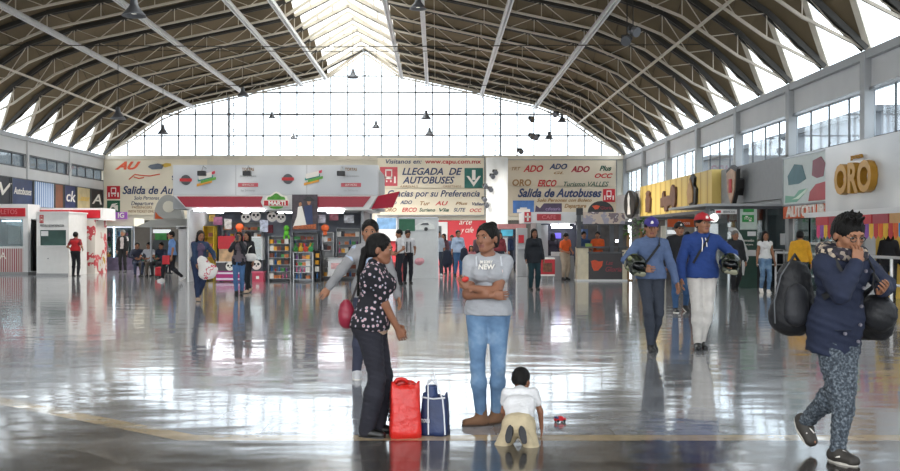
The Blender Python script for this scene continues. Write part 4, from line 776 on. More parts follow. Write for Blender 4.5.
# shop interior under the gold letters
S(MB().box(XR+2.6,XR+2.7,15,23.2,0,2.6).obj('wall_shop_back', mat('shop_yellow','#d9b23c',.6,var=.3,scale=1))); S(MB().box(XR+.2,XR+2.6,23.1,23.2,0,2.6).obj('wall_shop_side', mat('shop_yellow2','#e0c05a',.6,var=.2,scale=1)))
S(MB().box(XR,XR+2.7,15,23.2,2.5,2.6).obj('ceiling_shop', M['white'])); tag(MB().box(-.05,.05,-2,2,-.04,0).obj('shop_tube_light', M['lamp'], loc=(XR+1.2,20.5,2.48)), 'tube light on the ceiling of the yellow shop', 'light')
gcols = gondola
for i, yy in enumerate((21.9, 19.6)):
    o = T('garment_rail', 'rail of bright clothes in the yellow shop, %s the green-shirted person' % ('behind' if i == 0 else 'nearer than'), 'clothes rail', (XR+1.6, yy, 0)); MB().tube([(0,-.7,0),(0,-.7,1.5),(0,.7,1.5),(0,.7,0)], .02, 6).obj('rail_frame', M['steel'], o)
    for k in range(7): 
        g = MB().box(-.2,.2,-.03,.03,-.65,-.05).prism([(-.2,-.05),(.2,-.05),(.03,.02),(-.03,.02)],-.03,.03).obj('hanging_shirt', mat('pennant_%d'%((k*3+i)%8), cols[(k*3+i)%8]), loc=(XR+1.6, yy-.6+.2*k, 1.48)); tag(g, '%s shirt hanging on the rail %s in the yellow shop' % (cn[(k*3+i)%8], 'furthest in' if i == 0 else 'nearest the front'), 'shirt', 'shirts on the rails')
# white railing along the right side
o = T('steel_railing','white tubular railing along the shop edge beyond the man with the backpack','railing',(XR-.3,22.5,0)); wm = mat('railing_white','#e6e6e6',.35,.2)
for k, yy in enumerate([-5.5,-3.6,-1.7,.2,2.1,4.0,5.4]): MB().tube([(0,yy,0),(0,yy,1.05)], .035, 8).obj('post', wm, o)
MB().tube([(0,-5.5,1.05),(0,5.4,1.05)], .035, 8).obj('top_rail', wm, o); MB().tube([(0,-5.5,.45),(0,5.4,.45)], .03, 8).obj('lower_rail', wm, o)
# glazed office box that steps out below the grey fascia
YO = 28.2
u = U('glazed_office','dark-framed glazed office front with green posters stepping out under the grey fascia','office front',752,YO)
x1 = gx(790,YO)
u.part('top_beam', M['dgrey'], (707,790,206,209,0,.2)); u.part('frame_post', M['dgrey'], (706,709.5,209,None,0,.15), (738,740,209,None,0,.12), (787,790,209,None,0,.15)); u.part('roof_slab', M['grey'], (705.5,796,203.5,206,-.1,4.5))
u.part('inner_wall', mat('office_inner','#86898a',.6,var=.15,scale=1), (709,787,209,None,1.6,.1)); u.part('window_glass', M['glr'], (709,738,209,None,.05,.02), (757,787,209,250,.05,.02))
u.part('white_header', M['white'], (715,737,209.5,214,-.02,.05)); u.part('red_header_mark', M['redl'], (716,721,210.5,213,-.03,.02)); u.text('SERVICIOS', 729, 212, 2.4, M['dgrey'], -.03, width=W(12,YO)); u.part('green_tile', mat('tile_green','#3a9a50',.5), (742.5,754,215,222,-.02,.04)); u.part('green_header', mat('tile_green','#3a9a50',.5), (743.5,754,209,212,-.02,.04)); u.part('pale_column', mat('office_pale','#c9d6cf',.5), (740,757,209,229.5,.02,.06))
u.text('SALIDA', 748, 218.5, 2.5, icw, -.03, width=W(8,YO)); u.part('tile_mark', icw, (745.5,748,216,217.3,-.03,.02), (749,751.5,219.8,221.3,-.03,.02))
u.part('dark_green_door', mat('door_green','#1f4438',.4,var=.15), (739,757,230,None,-.03,.06)); u.part('door_notice', M['white'], (747.5,756,231.5,236,-.04,.02), (748,756,250,256,-.04,.02)); u.text('Bienvenidos', 748, 240.5, 2.6, icw, -.05, width=W(12,YO)); u.text('cerrar la puerta', 748, 244.5, 1.8, icw, -.05, width=W(10,YO))
q = lambda x, y: (gx(x,YO)-u.x, gz(y,YO))
mb = MB(); mb.tube([(q(a,b)[0], -.08, q(a,b)[1]) for a, b in [(728,229),(734,230),(738,236),(741,244),(744,251),(745,258),(742,266),(741,275)]], [.07,.07,.08,.09,.09,.08,.07,.06], 8); mb.obj('white_curved_stand', M['white'], u.o)
u.part('lower_dark_panel', M['black'], (757,787,250,None,.02,.06)); u.part('white_rail', wm, (757,790,249,250.3,-.06,.04), (757,790,264,265.2,-.06,.04), (783.5,785,249,None,-.06,.04)); u.part('white_notice', M['white'], (780.5,786,233.5,245,.0,.03)); u.part('wall_vent', M['grey'], (771,779,208.5,215,.3,.3))
mb = MB().ball((gx(712.5,YO)-u.x, -.15, gz(218,YO)), .13, 8); mb.obj('globe_lamp', mat('globe_lit','#f4f4f0',.3,emit=1.5), u.o, smooth=True)
# glass wall and door further along under the agency sign
u = U('agency_glass_door','white-framed glass door and window under the orange sign','shop door',805,25.6)
ox = XR-u.x-.1; u.o.rotation_euler.z = 0
for a, c in ((-1.3,-.6),(-.6,.2),(.2,1.35)):
    MB().box(ox-.02,ox+.02,a+.04,c-.04,.05,2.1).obj('glass_pane', M['glr'], u.o); MB().box(ox-.04,ox+.04,a-.04,a+.04,0,2.12).box(ox-.04,ox+.04,c-.04,c+.04,0,2.12).box(ox-.04,ox+.04,a,c,1.3,1.36).obj('door_frame', M['white'], u.o)
MB().box(ox+1.8,ox+1.9,-1.4,1.4,0,2.4).obj('inner_wall', mat('agency_inner','#8fa0ac',.6,var=.4,scale=2), u.o); MB().box(ox,ox+1.8,1.35,1.42,0,2.4).obj('side_wall', M['grey'], u.o)
# far right shops (under yellow band): open fronts with goods
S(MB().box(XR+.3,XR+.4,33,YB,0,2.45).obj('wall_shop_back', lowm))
S(MB().box(XR-.05,XR,27.3,28.2,2.45,2.62).obj('trim_5', M['grey']))
S(MB().box(XR+.1,XR+.2,28.2,33.3,0,2.62).obj('wall_shop_back', mat('glazed_back','#6d7274',.5,var=.2,scale=1))); S(MB().box(XR+.1,XR+.2,25.9,28.2,0,2.62).obj('wall_shop_back', M['grey'])); S(MB().box(XR,XR+.2,YE,14.9,0,2.5).obj('wall_right_low', M['wall']))
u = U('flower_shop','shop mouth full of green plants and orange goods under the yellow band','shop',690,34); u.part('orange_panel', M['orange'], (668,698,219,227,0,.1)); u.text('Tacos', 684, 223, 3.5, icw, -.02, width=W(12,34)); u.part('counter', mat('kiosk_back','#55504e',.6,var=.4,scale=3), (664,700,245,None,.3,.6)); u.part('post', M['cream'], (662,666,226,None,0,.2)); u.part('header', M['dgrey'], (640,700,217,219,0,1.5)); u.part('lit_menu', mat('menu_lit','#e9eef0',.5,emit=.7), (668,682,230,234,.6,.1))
for i,(px,py,r) in enumerate([(641,227,.34),(628,231,.26)]):
    mb = MB()
    for k in range(60):
        a, t = random.uniform(0,2*PI), random.uniform(-.9,1.2); d_ = Vector((math.cos(a)*math.cos(t), math.sin(a)*math.cos(t), math.sin(t))); c_ = d_*r*random.uniform(.3,1); s_ = d_.cross(Vector((0,0,1))).normalized()*.05
        mb.add([c_-d_*.02, c_+s_+d_*.05, c_+d_*.13, c_-s_+d_*.05], [(0,1,2,3)])
    o = T('potted_plant',['larger bushy green plant on a stand by the far shop mouth','smaller bushy green plant on a stand next to the hamburger kiosk'][i],'plant',(gx(px,32.6),32.6,0),0,'bushy plants by the far shops'); zz = gz(py,32.6)
    f_ = mb.obj('foliage', mat('leafy','#4f7a34',.6,var=.5,scale=12), o, loc=(0,0,zz)); MB().lathe([(.05,.03),(.05,zz-.05)], n=8).lathe([(.16,0),(.18,.03),(.16,.05)], n=12).obj('plant_stand', M['brown'], o)
# ================================================================= PEOPLE
V3 = lambda *a: np.array(a, float)
def nrm(v): v = np.asarray(v, float); n = np.linalg.norm(v); return v/n if n > 1e-9 else v
def smin(a, b, k):
    h = np.clip(.5 + .5*(b-a)/k, 0, 1); return b + (a-b)*h - k*h*(1-h)
class Field:
    """blended solid on a grid; shapes are added one by one, then the surface is extracted"""
    def __init__(s, lo, hi, h):
        s.lo = np.array(lo, float); s.h = h; s.n = np.maximum(4, np.ceil((np.array(hi)-s.lo)/h).astype(int)+1); s.F = np.full(s.n, 1.0)
    def sub(s, lo, hi):
        a = np.clip(np.floor((np.array(lo)-s.lo)/s.h).astype(int), 0, s.n-1); b = np.clip(np.ceil((np.array(hi)-s.lo)/s.h).astype(int)+1, 1, s.n)
        if (b <= a).any(): return None, None
        g = np.meshgrid(*[s.lo[i] + s.h*np.arange(a[i], b[i]) for i in range(3)], indexing='ij')
        return tuple(slice(a[i], b[i]) for i in range(3)), np.stack(g, -1)
    def put(s, sl, d, k, op):
        F = s.F[sl]
        if op == 'add': s.F[sl] = smin(F, d, k)
        else: s.F[sl] = -smin(-F, d, k)
    def cone(s, a, b, ra, rb, k=.02, flat=None, op='add', inf=0):
        a = np.asarray(a, float); b = np.asarray(b, float); ra += inf; rb += inf; m = max(ra, rb)*(max(1, flat[1]) if flat else 1) + k*1.5 + s.h*2
        sl, p = s.sub(np.minimum(a, b)-m, np.maximum(a, b)+m)
        if sl is None: return s
        ba = b-a; t = np.clip(((p-a)@ba)/max(ba@ba, 1e-9), 0, 1); q = p - a - t[..., None]*ba; sc = 1
        if flat: n_ = nrm(flat[0]); q = q + ((1/flat[1]-1)*(q@n_))[..., None]*n_; sc = min(1, flat[1])
        d = (np.linalg.norm(q, axis=-1) - (ra + t*(rb-ra)))*sc
        s.put(sl, d, k, op); return s
    def ell(s, c, R, k=.02, rot=None, op='add', inf=0):
        c = np.asarray(c, float); R = np.asarray(R, float)+inf; m = R.max()+k*1.5+s.h*2
        sl, p = s.sub(c-m, c+m)
        if sl is None: return s
        q = p-c
        if rot is not None: q = q@np.asarray(rot)
        kk = np.linalg.norm(q/R, axis=-1); k2 = np.linalg.norm(q/(R*R), axis=-1)
        d = np.where(k2 > 1e-9, kk*(kk-1)/np.maximum(k2, 1e-9), -R.min()); s.put(sl, d, k, op); return s
    def plane(s, c, n, k=.008):
        """keep only the side the normal points away from"""
        g = np.meshgrid(*[s.lo[i] + s.h*np.arange(s.n[i]) for i in range(3)], indexing='ij'); d = (np.stack(g, -1)-np.asarray(c))@nrm(n)
        s.F = -smin(-s.F, -d, k); return s
    def wrinkle(s, amp, sc, seed=0, zs=1.0):
        g = np.meshgrid(*[s.lo[i] + s.h*np.arange(s.n[i]) for i in range(3)], indexing='ij'); x, y, z = [v*sc for v in g]; z = z*zs
        w_ = np.sin(x*1.3+z*2.1+seed)*np.sin(y*1.7-z*1.6+1.3*seed) + .6*np.sin(x*2.9+2.2*z+np.sin(y*2+seed))*np.cos(z*2.7-y)
        s.F = s.F + amp*w_; return s
    def surf(s):
        F = s.F; n = F.shape; c = [(i, j, k) for i in (0, 1) for j in (0, 1) for k in (0, 1)]
        I = F < 0
        cnt = sum(I[i:n[0]-1+i, j:n[1]-1+j, k:n[2]-1+k].astype(np.int8) for i, j, k in c)
        act = np.argwhere((cnt > 0) & (cnt < 8))
        if not len(act): return np.zeros((0,3)), []
        vals = np.stack([F[act[:,0]+i, act[:,1]+j, act[:,2]+k] for i, j, k in c], 1)
        acc = np.zeros((len(act), 3)); num = np.zeros(len(act)); cc = np.array(c, float)
        for a in range(8):
            for b in range(a+1, 8):
                if np.abs(cc[a]-cc[b]).sum() == 1:
                    va, vb = vals[:, a], vals[:, b]; m = (va < 0) != (vb < 0); t = np.where(m, va/np.where(m, va-vb, 1), 0)
                    acc += np.where(m[:, None], cc[a] + t[:, None]*(cc[b]-cc[a]), 0); num += m
        V = (act + acc/num[:, None])*s.h + s.lo
        idx = np.full((n[0]-1, n[1]-1, n[2]-1), -1); idx[act[:,0], act[:,1], act[:,2]] = np.arange(len(act)); Q_ = []
        for ax in range(3):
            o1, o2 = [(1,2),(2,0),(0,1)][ax]
            A = np.take(I, range(n[ax]-1), ax); B = np.take(I, range(1, n[ax]), ax); e = np.argwhere(A != B)
            e = e[(e[:, o1] > 0) & (e[:, o2] > 0) & (e[:, o1] < n[o1]-1) & (e[:, o2] < n[o2]-1)]
            if not len(e): continue
            def at(d1, d2): q = e.copy(); q[:, o1] += d1; q[:, o2] += d2; return idx[q[:,0], q[:,1], q[:,2]]
            q = np.stack([at(-1,-1), at(0,-1), at(0,0), at(-1,0)], 1); ins = A[e[:,0], e[:,1], e[:,2]]
            q[~ins] = q[~ins][:, ::-1]; Q_.append(q)
        q = np.concatenate(Q_); q = q[(q >= 0).all(1)]
        return V, q
def npmesh(name, parts, mats):
    """parts: list of (verts, quads, material index or per-face array)"""
    vs = []; fs = []; mi = []; o = 0
    for V, q, m in parts:
        if len(V) == 0: continue
        vs.append(V); fs.append(np.asarray(q)+o); mi.append(np.full(len(q), m) if np.isscalar(m) else m); o += len(V)
    V = np.concatenate(vs); q = np.concatenate(fs); mi = np.concatenate(mi).astype(np.int32)
    me = bpy.data.meshes.new(name); me.vertices.add(len(V)); me.vertices.foreach_set('co', V.ravel().astype(np.float32))
    me.loops.add(q.size); me.loops.foreach_set('vertex_index', q.ravel().astype(np.int32)); me.polygons.add(len(q))
    me.polygons.foreach_set('loop_start', np.arange(0, q.size, 4, dtype=np.int32)); 
    for m in mats: me.materials.append(m)
    me.polygons.foreach_set('material_index', mi); me.polygons.foreach_set('use_smooth', np.ones(len(q), bool)); me.update(calc_edges=True); me.validate(); return me
def rotm(yaw=0, pitch=0, roll=0):
    """yaw about z, pitch nods the chin down (+), roll tilts; figures face -Y"""
    return np.array((Matrix.Rotation(math.radians(yaw), 3, 'Z') @ Matrix.Rotation(math.radians(pitch), 3, 'X') @ Matrix.Rotation(math.radians(roll), 3, 'Y')))
def ik(a, t, l1, l2, pole):
    a = np.asarray(a, float); t = np.asarray(t, float); d = t-a; L = np.linalg.norm(d); mx = (l1+l2)*.998
    if L > mx: t = a + d/L*mx; d = t-a; L = mx
    if L < abs(l1-l2)+.02: t = a + d/L*(abs(l1-l2)+.02); d = t-a; L = np.linalg.norm(d)
    u = d/L; p = np.asarray(pole, float); p = nrm(p - (p@u)*u); x = (l1*l1 - l2*l2 + L*L)/(2*L); return a + u*x + p*math.sqrt(max(l1*l1-x*x, 0)), t
# ---- head, in its own frame: centre of the skull at the origin, facing -Y
HEADC = {}
def head_mesh(h, fem, child):
    key = (h, fem, child)
    if key in HEADC: return HEADC[key]
    F = Field((-.13,-.15,-.19), (.13,.14,.15), h); k = .02
    F.ell((0,.012,.03), (.074,.092,.085), k); F.ell((0,-.028,-.02), (.060,.062,.085), .03)
    if child: F.ell((0,-.03,-.035), (.062,.055,.06), .03)
    F.ell((0,-.060,-.080), (.030 if fem else .036,.030,.026), .025)                                   # chin
    for s_ in (-1,1):
        F.ell((s_*.038,-.055,-.018), (.024,.022,.022), .02); F.cone((s_*.055,-.005,-.055), (s_*.025,-.05,-.088), .016, .014, .02)   # cheek, jaw
        F.ell((s_*.077,.012,-.004), (.011,.02,.032), .008)                                              # ear
        F.ell((s_*.030,-.094,.012), (.018,.012,.011), .008, op='cut')                                   # eye socket
    F.cone((-.034,-.080,.034), (.034,-.080,.034), .010, .010, .012)                                     # brow
    F.cone((0,-.086,.018), (0,-.106 if fem else -.110,-.020), .008, .0125, .008); F.ell((-.012,-.097,-.024), (.008,.009,.007), .006); F.ell((.012,-.097,-.024), (.008,.009,.007), .006)
    F.ell((0,-.083,-.047), (.025,.012,.008), .007); F.ell((0,-.082,-.058), (.021,.012,.008), .007); F.ell((0,-.099,-.0525), (.022,.008,.0022), .002, op='cut')
    V, q = F.surf()
    c = V[q].mean(1); lip = (np.abs(c[:,0]) < .024) & (c[:,1] < -.084) & (c[:,2] < -.041) & (c[:,2] > -.066)
    HEADC[key] = (V, q, np.where(lip, 1, 0)); return HEADC[key]
def hair_mesh(h, style):
    key = ('hair', h, style)
    if key in HEADC: return HEADC[key]
    F = Field((-.17,-.17,-.42), (.17,.26,.19), h); k = .015
    F.ell((0,.020,.036), (.088,.104,.100), k)
    if style in ('short', 'tousled', 'crop'):
        F.ell((0,.03,.0), (.082,.085,.07), k)
        F.ell((0,-.106,-.045), (.080,.085,.100), .01, op='cut'); F.ell((0,.06,-.115), (.12,.11,.07), .01, op='cut')
        for s_ in (-1,1): F.ell((s_*.09,-.03,-.035), (.03,.05,.06), .01, op='cut')
        if style == 'tousled':
            for i in range(14):
                a = i*2.4; r_ = .02+.045*((i*7%5)/5); x, y = math.cos(a)*r_, math.sin(a)*r_; F.cone((x,y,.10), (x*1.45,y*1.4-.012,.134+.006*(i%3)), .020, .007, .012)
    else:
        F.ell((0,-.108,-.030), (.078,.090,.112), .010, op='cut')
        F.ell((0,.04,-.02), (.080,.075,.075), k)
        if style in ('tail', 'bun', 'knot'):
            F.ell((0,-.02,-.13), (.12,.14,.085), .012, op='cut')
            for s_ in (-1,1): F.ell((s_*.095,-.004,-.02), (.03,.034,.048), .01, op='cut')
        if style == 'bun': F.ell((0,.085,.105), (.045,.045,.04), .012)
        if style == 'knot': F.ell((0,.125,-.01), (.035,.035,.035), .012)
        if style == 'tail':
            F.ell((0,.115,-.02), (.03,.035,.03), .02); F.cone((0,.12,-.03), (0,.135,-.20), .030, .026, .02); F.cone((0,.135,-.20), (0,.125,-.38), .026, .012, .02)
        if style == 'long':
            for s_ in (-1,1): F.cone((s_*.066,.01,0), (s_*.078,-.005,-.20), .030, .034, .02); F.cone((s_*.078,-.005,-.20), (s_*.075,-.01,-.30), .034, .018, .02)
            F.ell((0,.065,-.13), (.085,.045,.17), .02)
    F.wrinkle(.0026 if style != 'tousled' else .003, 150, 1, .12)
    V, q = F.surf(); HEADC[key] = (V, q, 0); return HEADC[key]
# ---- hand: wrist at origin, fingers along -Z, palm facing -Y, thumb towards +X (mirror for the other hand)
def hand_mesh(h, curl, spread=.0):
    key = ('hand', h, curl)
    if key in HEADC: return HEADC[key]
    F = Field((-.07,-.10,-.21), (.085,.06,.04), h); F.cone((0,0,.03), (0,0,-.02), .026, .024, .01, ((0,1,0), .75))
    F.cone((-.012,0,-.02), (-.022,0,-.075), .022, .018, .012, ((0,1,0), .6)); F.cone((.012,0,-.02), (.022,0,-.078), .024, .018, .012, ((0,1,0), .6)); F.ell((0,0,-.055), (.04,.014,.04), .01)
    for x, L, z0 in ((-.033,.058,-.078),(-.0115,.072,-.086),(.0115,.078,-.088),(.033,.070,-.084)):
        p = V3(x, 0, z0); a = 0; rr = .0088
        for j, f in enumerate((.45,.3,.25)):
            a += curl*(.55,.75,.5)[j]; q = p + V3(x*.25*(1-curl), -math.sin(a), -math.cos(a))*L*f; F.cone(p, q, rr, rr*.93, .003); p = q; rr *= .92
    F.cone((.028,-.004,-.018), (.052,-.016,-.05), .014, .011, .012); F.cone((.052,-.016,-.05), (.056-.018*curl,-.022-.022*curl,-.085), .0105, .0085, .003)
    V, q = F.surf(); HEADC[key] = (V, q, 0); return HEADC[key]
SK = dict(a=mat('skin_tan','#9a6b50',.55,var=.06,scale=20), b=mat('skin_brown','#8d5f47',.55,var=.06,scale=20), c=mat('skin_light','#b98a6d',.55,var=.06,scale=20))
LIP = mat('lips','#7d4840',.5,var=.05); HAIR = mat('black_hair','#0d0b0a',.55,var=.4,scale=60,bump=.4,bscale=150,spec=.25); GHAIR = mat('grey_hair','#6f6a66',.6,var=.3,scale=60); EYEW = mat('eye_white','#a39a90',.35,var=.02); EYEB = mat('eye_iris','#1c120c',.2,var=.02)
def garment_mat(c, **kw):
    n = 'cloth_%s' % c.strip('#'); return mat(n, c, kw.get('rough', .85), var=kw.get('var', .14), scale=kw.get('scale', 9), bump=kw.get('bump', .25), bscale=kw.get('bscale', 35))
def person(label, loc, rz=0, H=1.7, w=1.0, h=.02, skin='a', fem=False, child=False, hair='short', hairm=None, head=(0,0,0), pelvis=(0,0,.96), lean=(0,0), yawc=0,
           feet=None, knees=None, hands=None, elbows=None, curl=(.5,.5), palm=None, top=None, bottom=None, shoes=None, jacket=None, hat=None, extras=None, group=None, hip_w=.0, name='person', bust=0, head_s=1.08, armw=1.0):
    """local frame: +X is the figure's left, it faces -Y; lengths for a 1.70 m figure, scaled by H"""
    s = H/1.70; P_ = V3(*pelvis); lx, ly = lean
    root = T(name, label, 'person', loc, math.radians(rz), group)
    chest = P_ + V3(lx*.5, -ly*.5, .34*math.cos(min(1, abs(ly)*1.6))); neck = P_ + V3(lx, -ly, .508 - .35*(lx*lx+ly*ly)); up = nrm(neck-P_)
    cy = math.radians(yawc); sx = V3(math.cos(cy), math.sin(cy), 0); sx = nrm(sx - (sx@up)*up); fw = np.cross(up, sx); fw = -fw if fw[1] > 0 else fw   # forward of the chest
    sw = (.148 if fem else .168)*w**.5; sh = {1: neck - up*.068 + sx*sw, -1: neck - up*.068 - sx*sw}
    hp = {i: P_ + V3(i*(.085+hip_w), 0, -.03) for i in (1,-1)}
    feet = feet or {1: (.1,0,.08,0), -1: (-.1,0,.08,0)}; knees = knees or {}; elbows = elbows or {}; hands = hands or {}
    an = {}; kn = {}; el = {}; ha = {}; ft = {}; sl = {}
    for i in (1,-1):
        f = feet[i]; sole_ = None; t = V3(*f[:3]); L_ = .43
        kn[i], an[i] = ik(hp[i], t, .435, .425, knees.get(i, (i*.12,-1,0))); yaw = 0 if isinstance(f[3], tuple) else math.radians(f[3]); pit = math.radians(f[4]) if len(f) > 4 and not isinstance(f[4], tuple) else 0
        ft[i] = V3(math.sin(yaw)*math.cos(pit), -math.cos(yaw)*math.cos(pit), -math.sin(pit)); sl[i] = V3(0,0,-1)
        if isinstance(f[3], tuple): ft[i] = nrm(f[3]); sl[i] = nrm(f[4])
        t = V3(*hands[i]) if i in hands else sh[i] + V3(i*.1, -.06, -.52)
        el[i], ha[i] = ik(sh[i], t, .285, .25, elbows.get(i, (i*.5, .8, -.2)))
    hd = rotm(*head); hs = 1.42 if child else head_s; hc = neck + up*.045 + V3(0,0,.062*hs**.5) + fw*.012 + hd@V3(0,-.015,.02)*hs
    # ---------------- solid recipes
    allp = np.array([P_, neck, hc] + [v for d_ in (hp, kn, an, el, ha, sh) for v in d_.values()])
    lo, hi = allp.min(0)-.22, allp.max(0)+.22; 
    fem_w = .88 if fem else 1
    def torso(F, g=0, k=.05):
        fl = lambda f: (fw, f)
        F.cone(P_+up*.02+sx*.055*w, P_+up*.02-sx*.055*w, .118*w*(1.04 if fem else .95), .118*w*(1.04 if fem else .95), k, fl(.86), inf=g)
        F.cone(P_+up*.05+sx*.03, P_+up*.20-sx*.0, .112*w, .118*w*fem_w, k, fl(.82), inf=g)
        F.cone(P_+up*.20+sx*.045*w, P_+up*.20-sx*.045*w, .088*w*fem_w, .088*w*fem_w, k, fl(.95), inf=g)
        F.cone(P_+up*.36+sx*.065*w, P_+up*.36-sx*.065*w, .107*w*fem_w, .107*w*fem_w, k, fl(.9), inf=g)
        F.cone(sh[1]-sx*.055-up*.02, sh[-1]+sx*.055-up*.02, .060 if fem else .066, .060 if fem else .066, k, inf=g); [F.cone(neck-up*.015, sh[i]-sx*i*.02+up*.006, .045, .036, .03, inf=g*.8) for i in (1,-1)]; F.cone(neck-up*.05, neck-up*.01, .08, .055, .04, inf=g*.6)
        if fem:
            for i in (1,-1): F.ell(P_+up*.345+sx*i*.065+fw*.085*w, (.055+bust,.05+bust,.055+bust), .03, inf=g)
    def leg(F, i, g=0, fl0=1, fl1=1, k=.03, stop=1.0, g1=None):
        g1 = g if g1 is None else g1
        F.cone(hp[i]+V3(0,0,.0), kn[i], .088*w*(1.09 if fem else 1), .053*w**.5, k, inf=g)
        stop *= 1.06; e = kn[i] + (an[i]-kn[i])*stop; m = kn[i]+(an[i]-kn[i])*.32
        F.cone(kn[i], m, .054*w**.5, .055*w**.5, k, inf=(g+g1)/2); F.cone(m, e, .055*w**.5, .055+(.037-.055)*(stop-.32)/.68, k, inf=g1)
        bk = np.cross(nrm(an[i]-kn[i]), V3(1,0,0)); bk = bk if bk@ft[i] < 0 else -bk; F.ell(m+bk*.012, (.05,.05,.09), .03, inf=g-.004)
    def butt(F, g=0):
        for i in (1,-1): F.ell(P_ + V3(i*.062,0,-.03) - fw*.055*w, (.082*w,.078*w,.095*w), .04, inf=g)
    def arm(F, i, g=0, stop=1.0, k=.025, g1=None):
        g1 = g if g1 is None else g1
        u_ = min(stop*2, 1); e = sh[i]+(el[i]-sh[i])*u_; F.cone(sh[i]+sx*i*.0, e, .052*w**.5*armw, (.052+(.041-.052)*u_)*armw, k, inf=g)
        if stop > .5: u2 = (stop-.5)*2; e2 = el[i]+(ha[i]-el[i])*u2; F.cone(el[i], e2, .042*armw, .042*armw+(.027-.042*armw)*u2, k, inf=g1)
    # ---------------- bare body (one surface) with finer head and hands
    B = Field(lo, hi, h*1.15); torso(B, -.004); butt(B, -.004)
    for i in (1,-1): leg(B, i, -.003); arm(B, i, -.001); B.cone(an[i]+sl[i]*.03, an[i]+ft[i]*.11+sl[i]*.055, .028, .020, .015)
    B.cone(neck-up*.03, hc+hd@V3(0,.01,-.06), .052*fem_w, .05*fem_w, .03)
    V, q = B.surf(); parts = [(V*s, q, 0)]
    hh = min(h*.55, .011);     HV, Hq, Hm = head_mesh(hh, fem, child); parts.append(((HV*hs@hd.T + hc)*s, Hq, Hm))
    palm = palm or {}
    for i in (1,-1):
        c_ = curl[0] if i == 1 else curl[1]; MV, Mq, _ = hand_mesh(max(.0042, min(h*.4, .008)), c_)
        MV = MV.copy(); dz = -nrm(ha[i]-el[i]); pn = nrm(V3(*palm[i])) if i in palm else nrm(V3(-i, -.25, 0))
        if i in palm and len(palm[i]) > 3: dz = -nrm(V3(*palm[i][3:])); pn = nrm(V3(*palm[i][:3]))
        pn = nrm(pn - (pn@dz)*dz); yy = -pn; xx = np.cross(yy, dz)
        # thumb side towards the front for a hanging arm
        want = nrm(fw - (fw@dz)*dz) if i not in palm or True else xx
        sg = 1 if xx@want > 0 else -1
        if sg < 0: MV[:,0] *= -1; Mq = Mq[:, ::-1]
        R = np.stack([xx*1.0, yy, dz], 1); kk = .8 if child else (.92 if fem else 1.0)
        parts.append(((MV*kk@R.T + ha[i])*s, Mq, 0))
    body = bpy.data.objects.new('body', npmesh('body', parts, [SK[skin], LIP])); COL.objects.link(body); body.parent = root
    def add(nm, F_or, m, lab=None):
        V, q = F_or.surf() if isinstance(F_or, Field) else F_or
        if len(V) == 0: return None
        o = bpy.data.objects.new(nm, npmesh(nm, [(V*s, q, 0)], [m])); COL.objects.link(o); o.parent = root
        if lab: o['label'] = lab
        return o
    # ---------------- eyes and brows
    if h <= .016:
        for i in (1,-1):
            c = hc + hd@(V3(i*.030,-.0785,.012)*hs); mb = MB().ball(c*s, .0122*s*hs, 6, (1,1,.62)); e = mb.obj('eye', EYEW, root, smooth=True)
            MB().ball((c + hd@V3(0,-.006,0))*s, .0085*s*hs, 5, (1,1,.85)).obj('iris', EYEB, e, smooth=True)
            pts = [(hc + hd@(V3(i*a,b_,z_)*hs))*s for a, b_, z_ in ((.014,-.0925,.030),(.030,-.090,.036),(.047,-.076,.031))]; MB().tube(pts, [.003*s,.0036*s,.002*s], 5).obj('eyebrow', hairm or HAIR, root)
    else:
        for i in (1,-1):
            c = hc + hd@(V3(i*.030,-.088,.013)*hs); MB().ball(c*s, .011*s*hs, 4, (1.2,.6,.7)).obj('eye', EYEB, root)
    if hair:
        HV, Hq, _ = hair_mesh(max(.007, hh), hair); o = bpy.data.objects.new('hair', npmesh('hair', [((HV*hs@hd.T + hc)*s, Hq, 0)], [hairm or HAIR])); COL.objects.link(o); o.parent = root
    # ---------------- clothes
    def clip_neck(F, deep=.0, r_=.06): F.ell(neck + up*(.035-deep) + fw*(.02+deep*.6), (r_,r_,.05+deep), .01, op='cut')
    tidy = dict(sh=sh, el=el, ha=ha, P=P_, neck=neck, up=up, fw=fw, sx=sx, hc=hc, hd=hd, kn=kn, an=an, hp=hp, ft=ft, s=s, root=root, lo=lo, hi=hi, h=h, add=add, hs=hs)
    if bottom:
        g = bottom.get('g', .012); g1 = bottom.get('g1', g); F = Field(lo, hi, h); torso(F, g-.002); butt(F, g)
        for i in (1,-1): leg(F, i, g, k=.03, stop=bottom.get('stop', .96), g1=g1)
        F.plane(P_+up*(bottom.get('waist', .1)), up); F.wrinkle(bottom.get('wr', .0035)*min(1, 1.0), 26, 2, 1.3)
        add('skirt' if bottom.get('skirt') else 'trousers', F, bottom['m'], bottom.get('lab'))
    if top:
        g = top.get('g', .015); F = Field(lo, hi, h); hem = top.get('hem', .03); torso(F, g + (top.get('gw', 0)))
        if hem < 0: F.cone(P_+up*.05+sx*.05*w, P_+up*(hem-.02)+sx*.05*w, .115*w, .12*w, .05, (fw, .9), inf=g+.01); F.cone(P_+up*.05-sx*.05*w, P_+up*(hem-.02)-sx*.05*w, .115*w, .12*w, .05, (fw, .9), inf=g+.01); butt(F, g+.004)
        F.plane(P_+up*hem, -up)
        A = Field(lo, hi, h)
        for i in (1,-1): arm(A, i, top.get('ga', g), stop=top.get('sleeve', .28), g1=top.get('gc'))
        F.F = smin(F.F, A.F, .012); clip_neck(F, top.get('deep', .0), top.get('nr', .062)); F.wrinkle(top.get('wr', .003), 24, 5, 1.6)
        add(top.get('name', 'shirt'), F, top['m'], top.get('lab'))
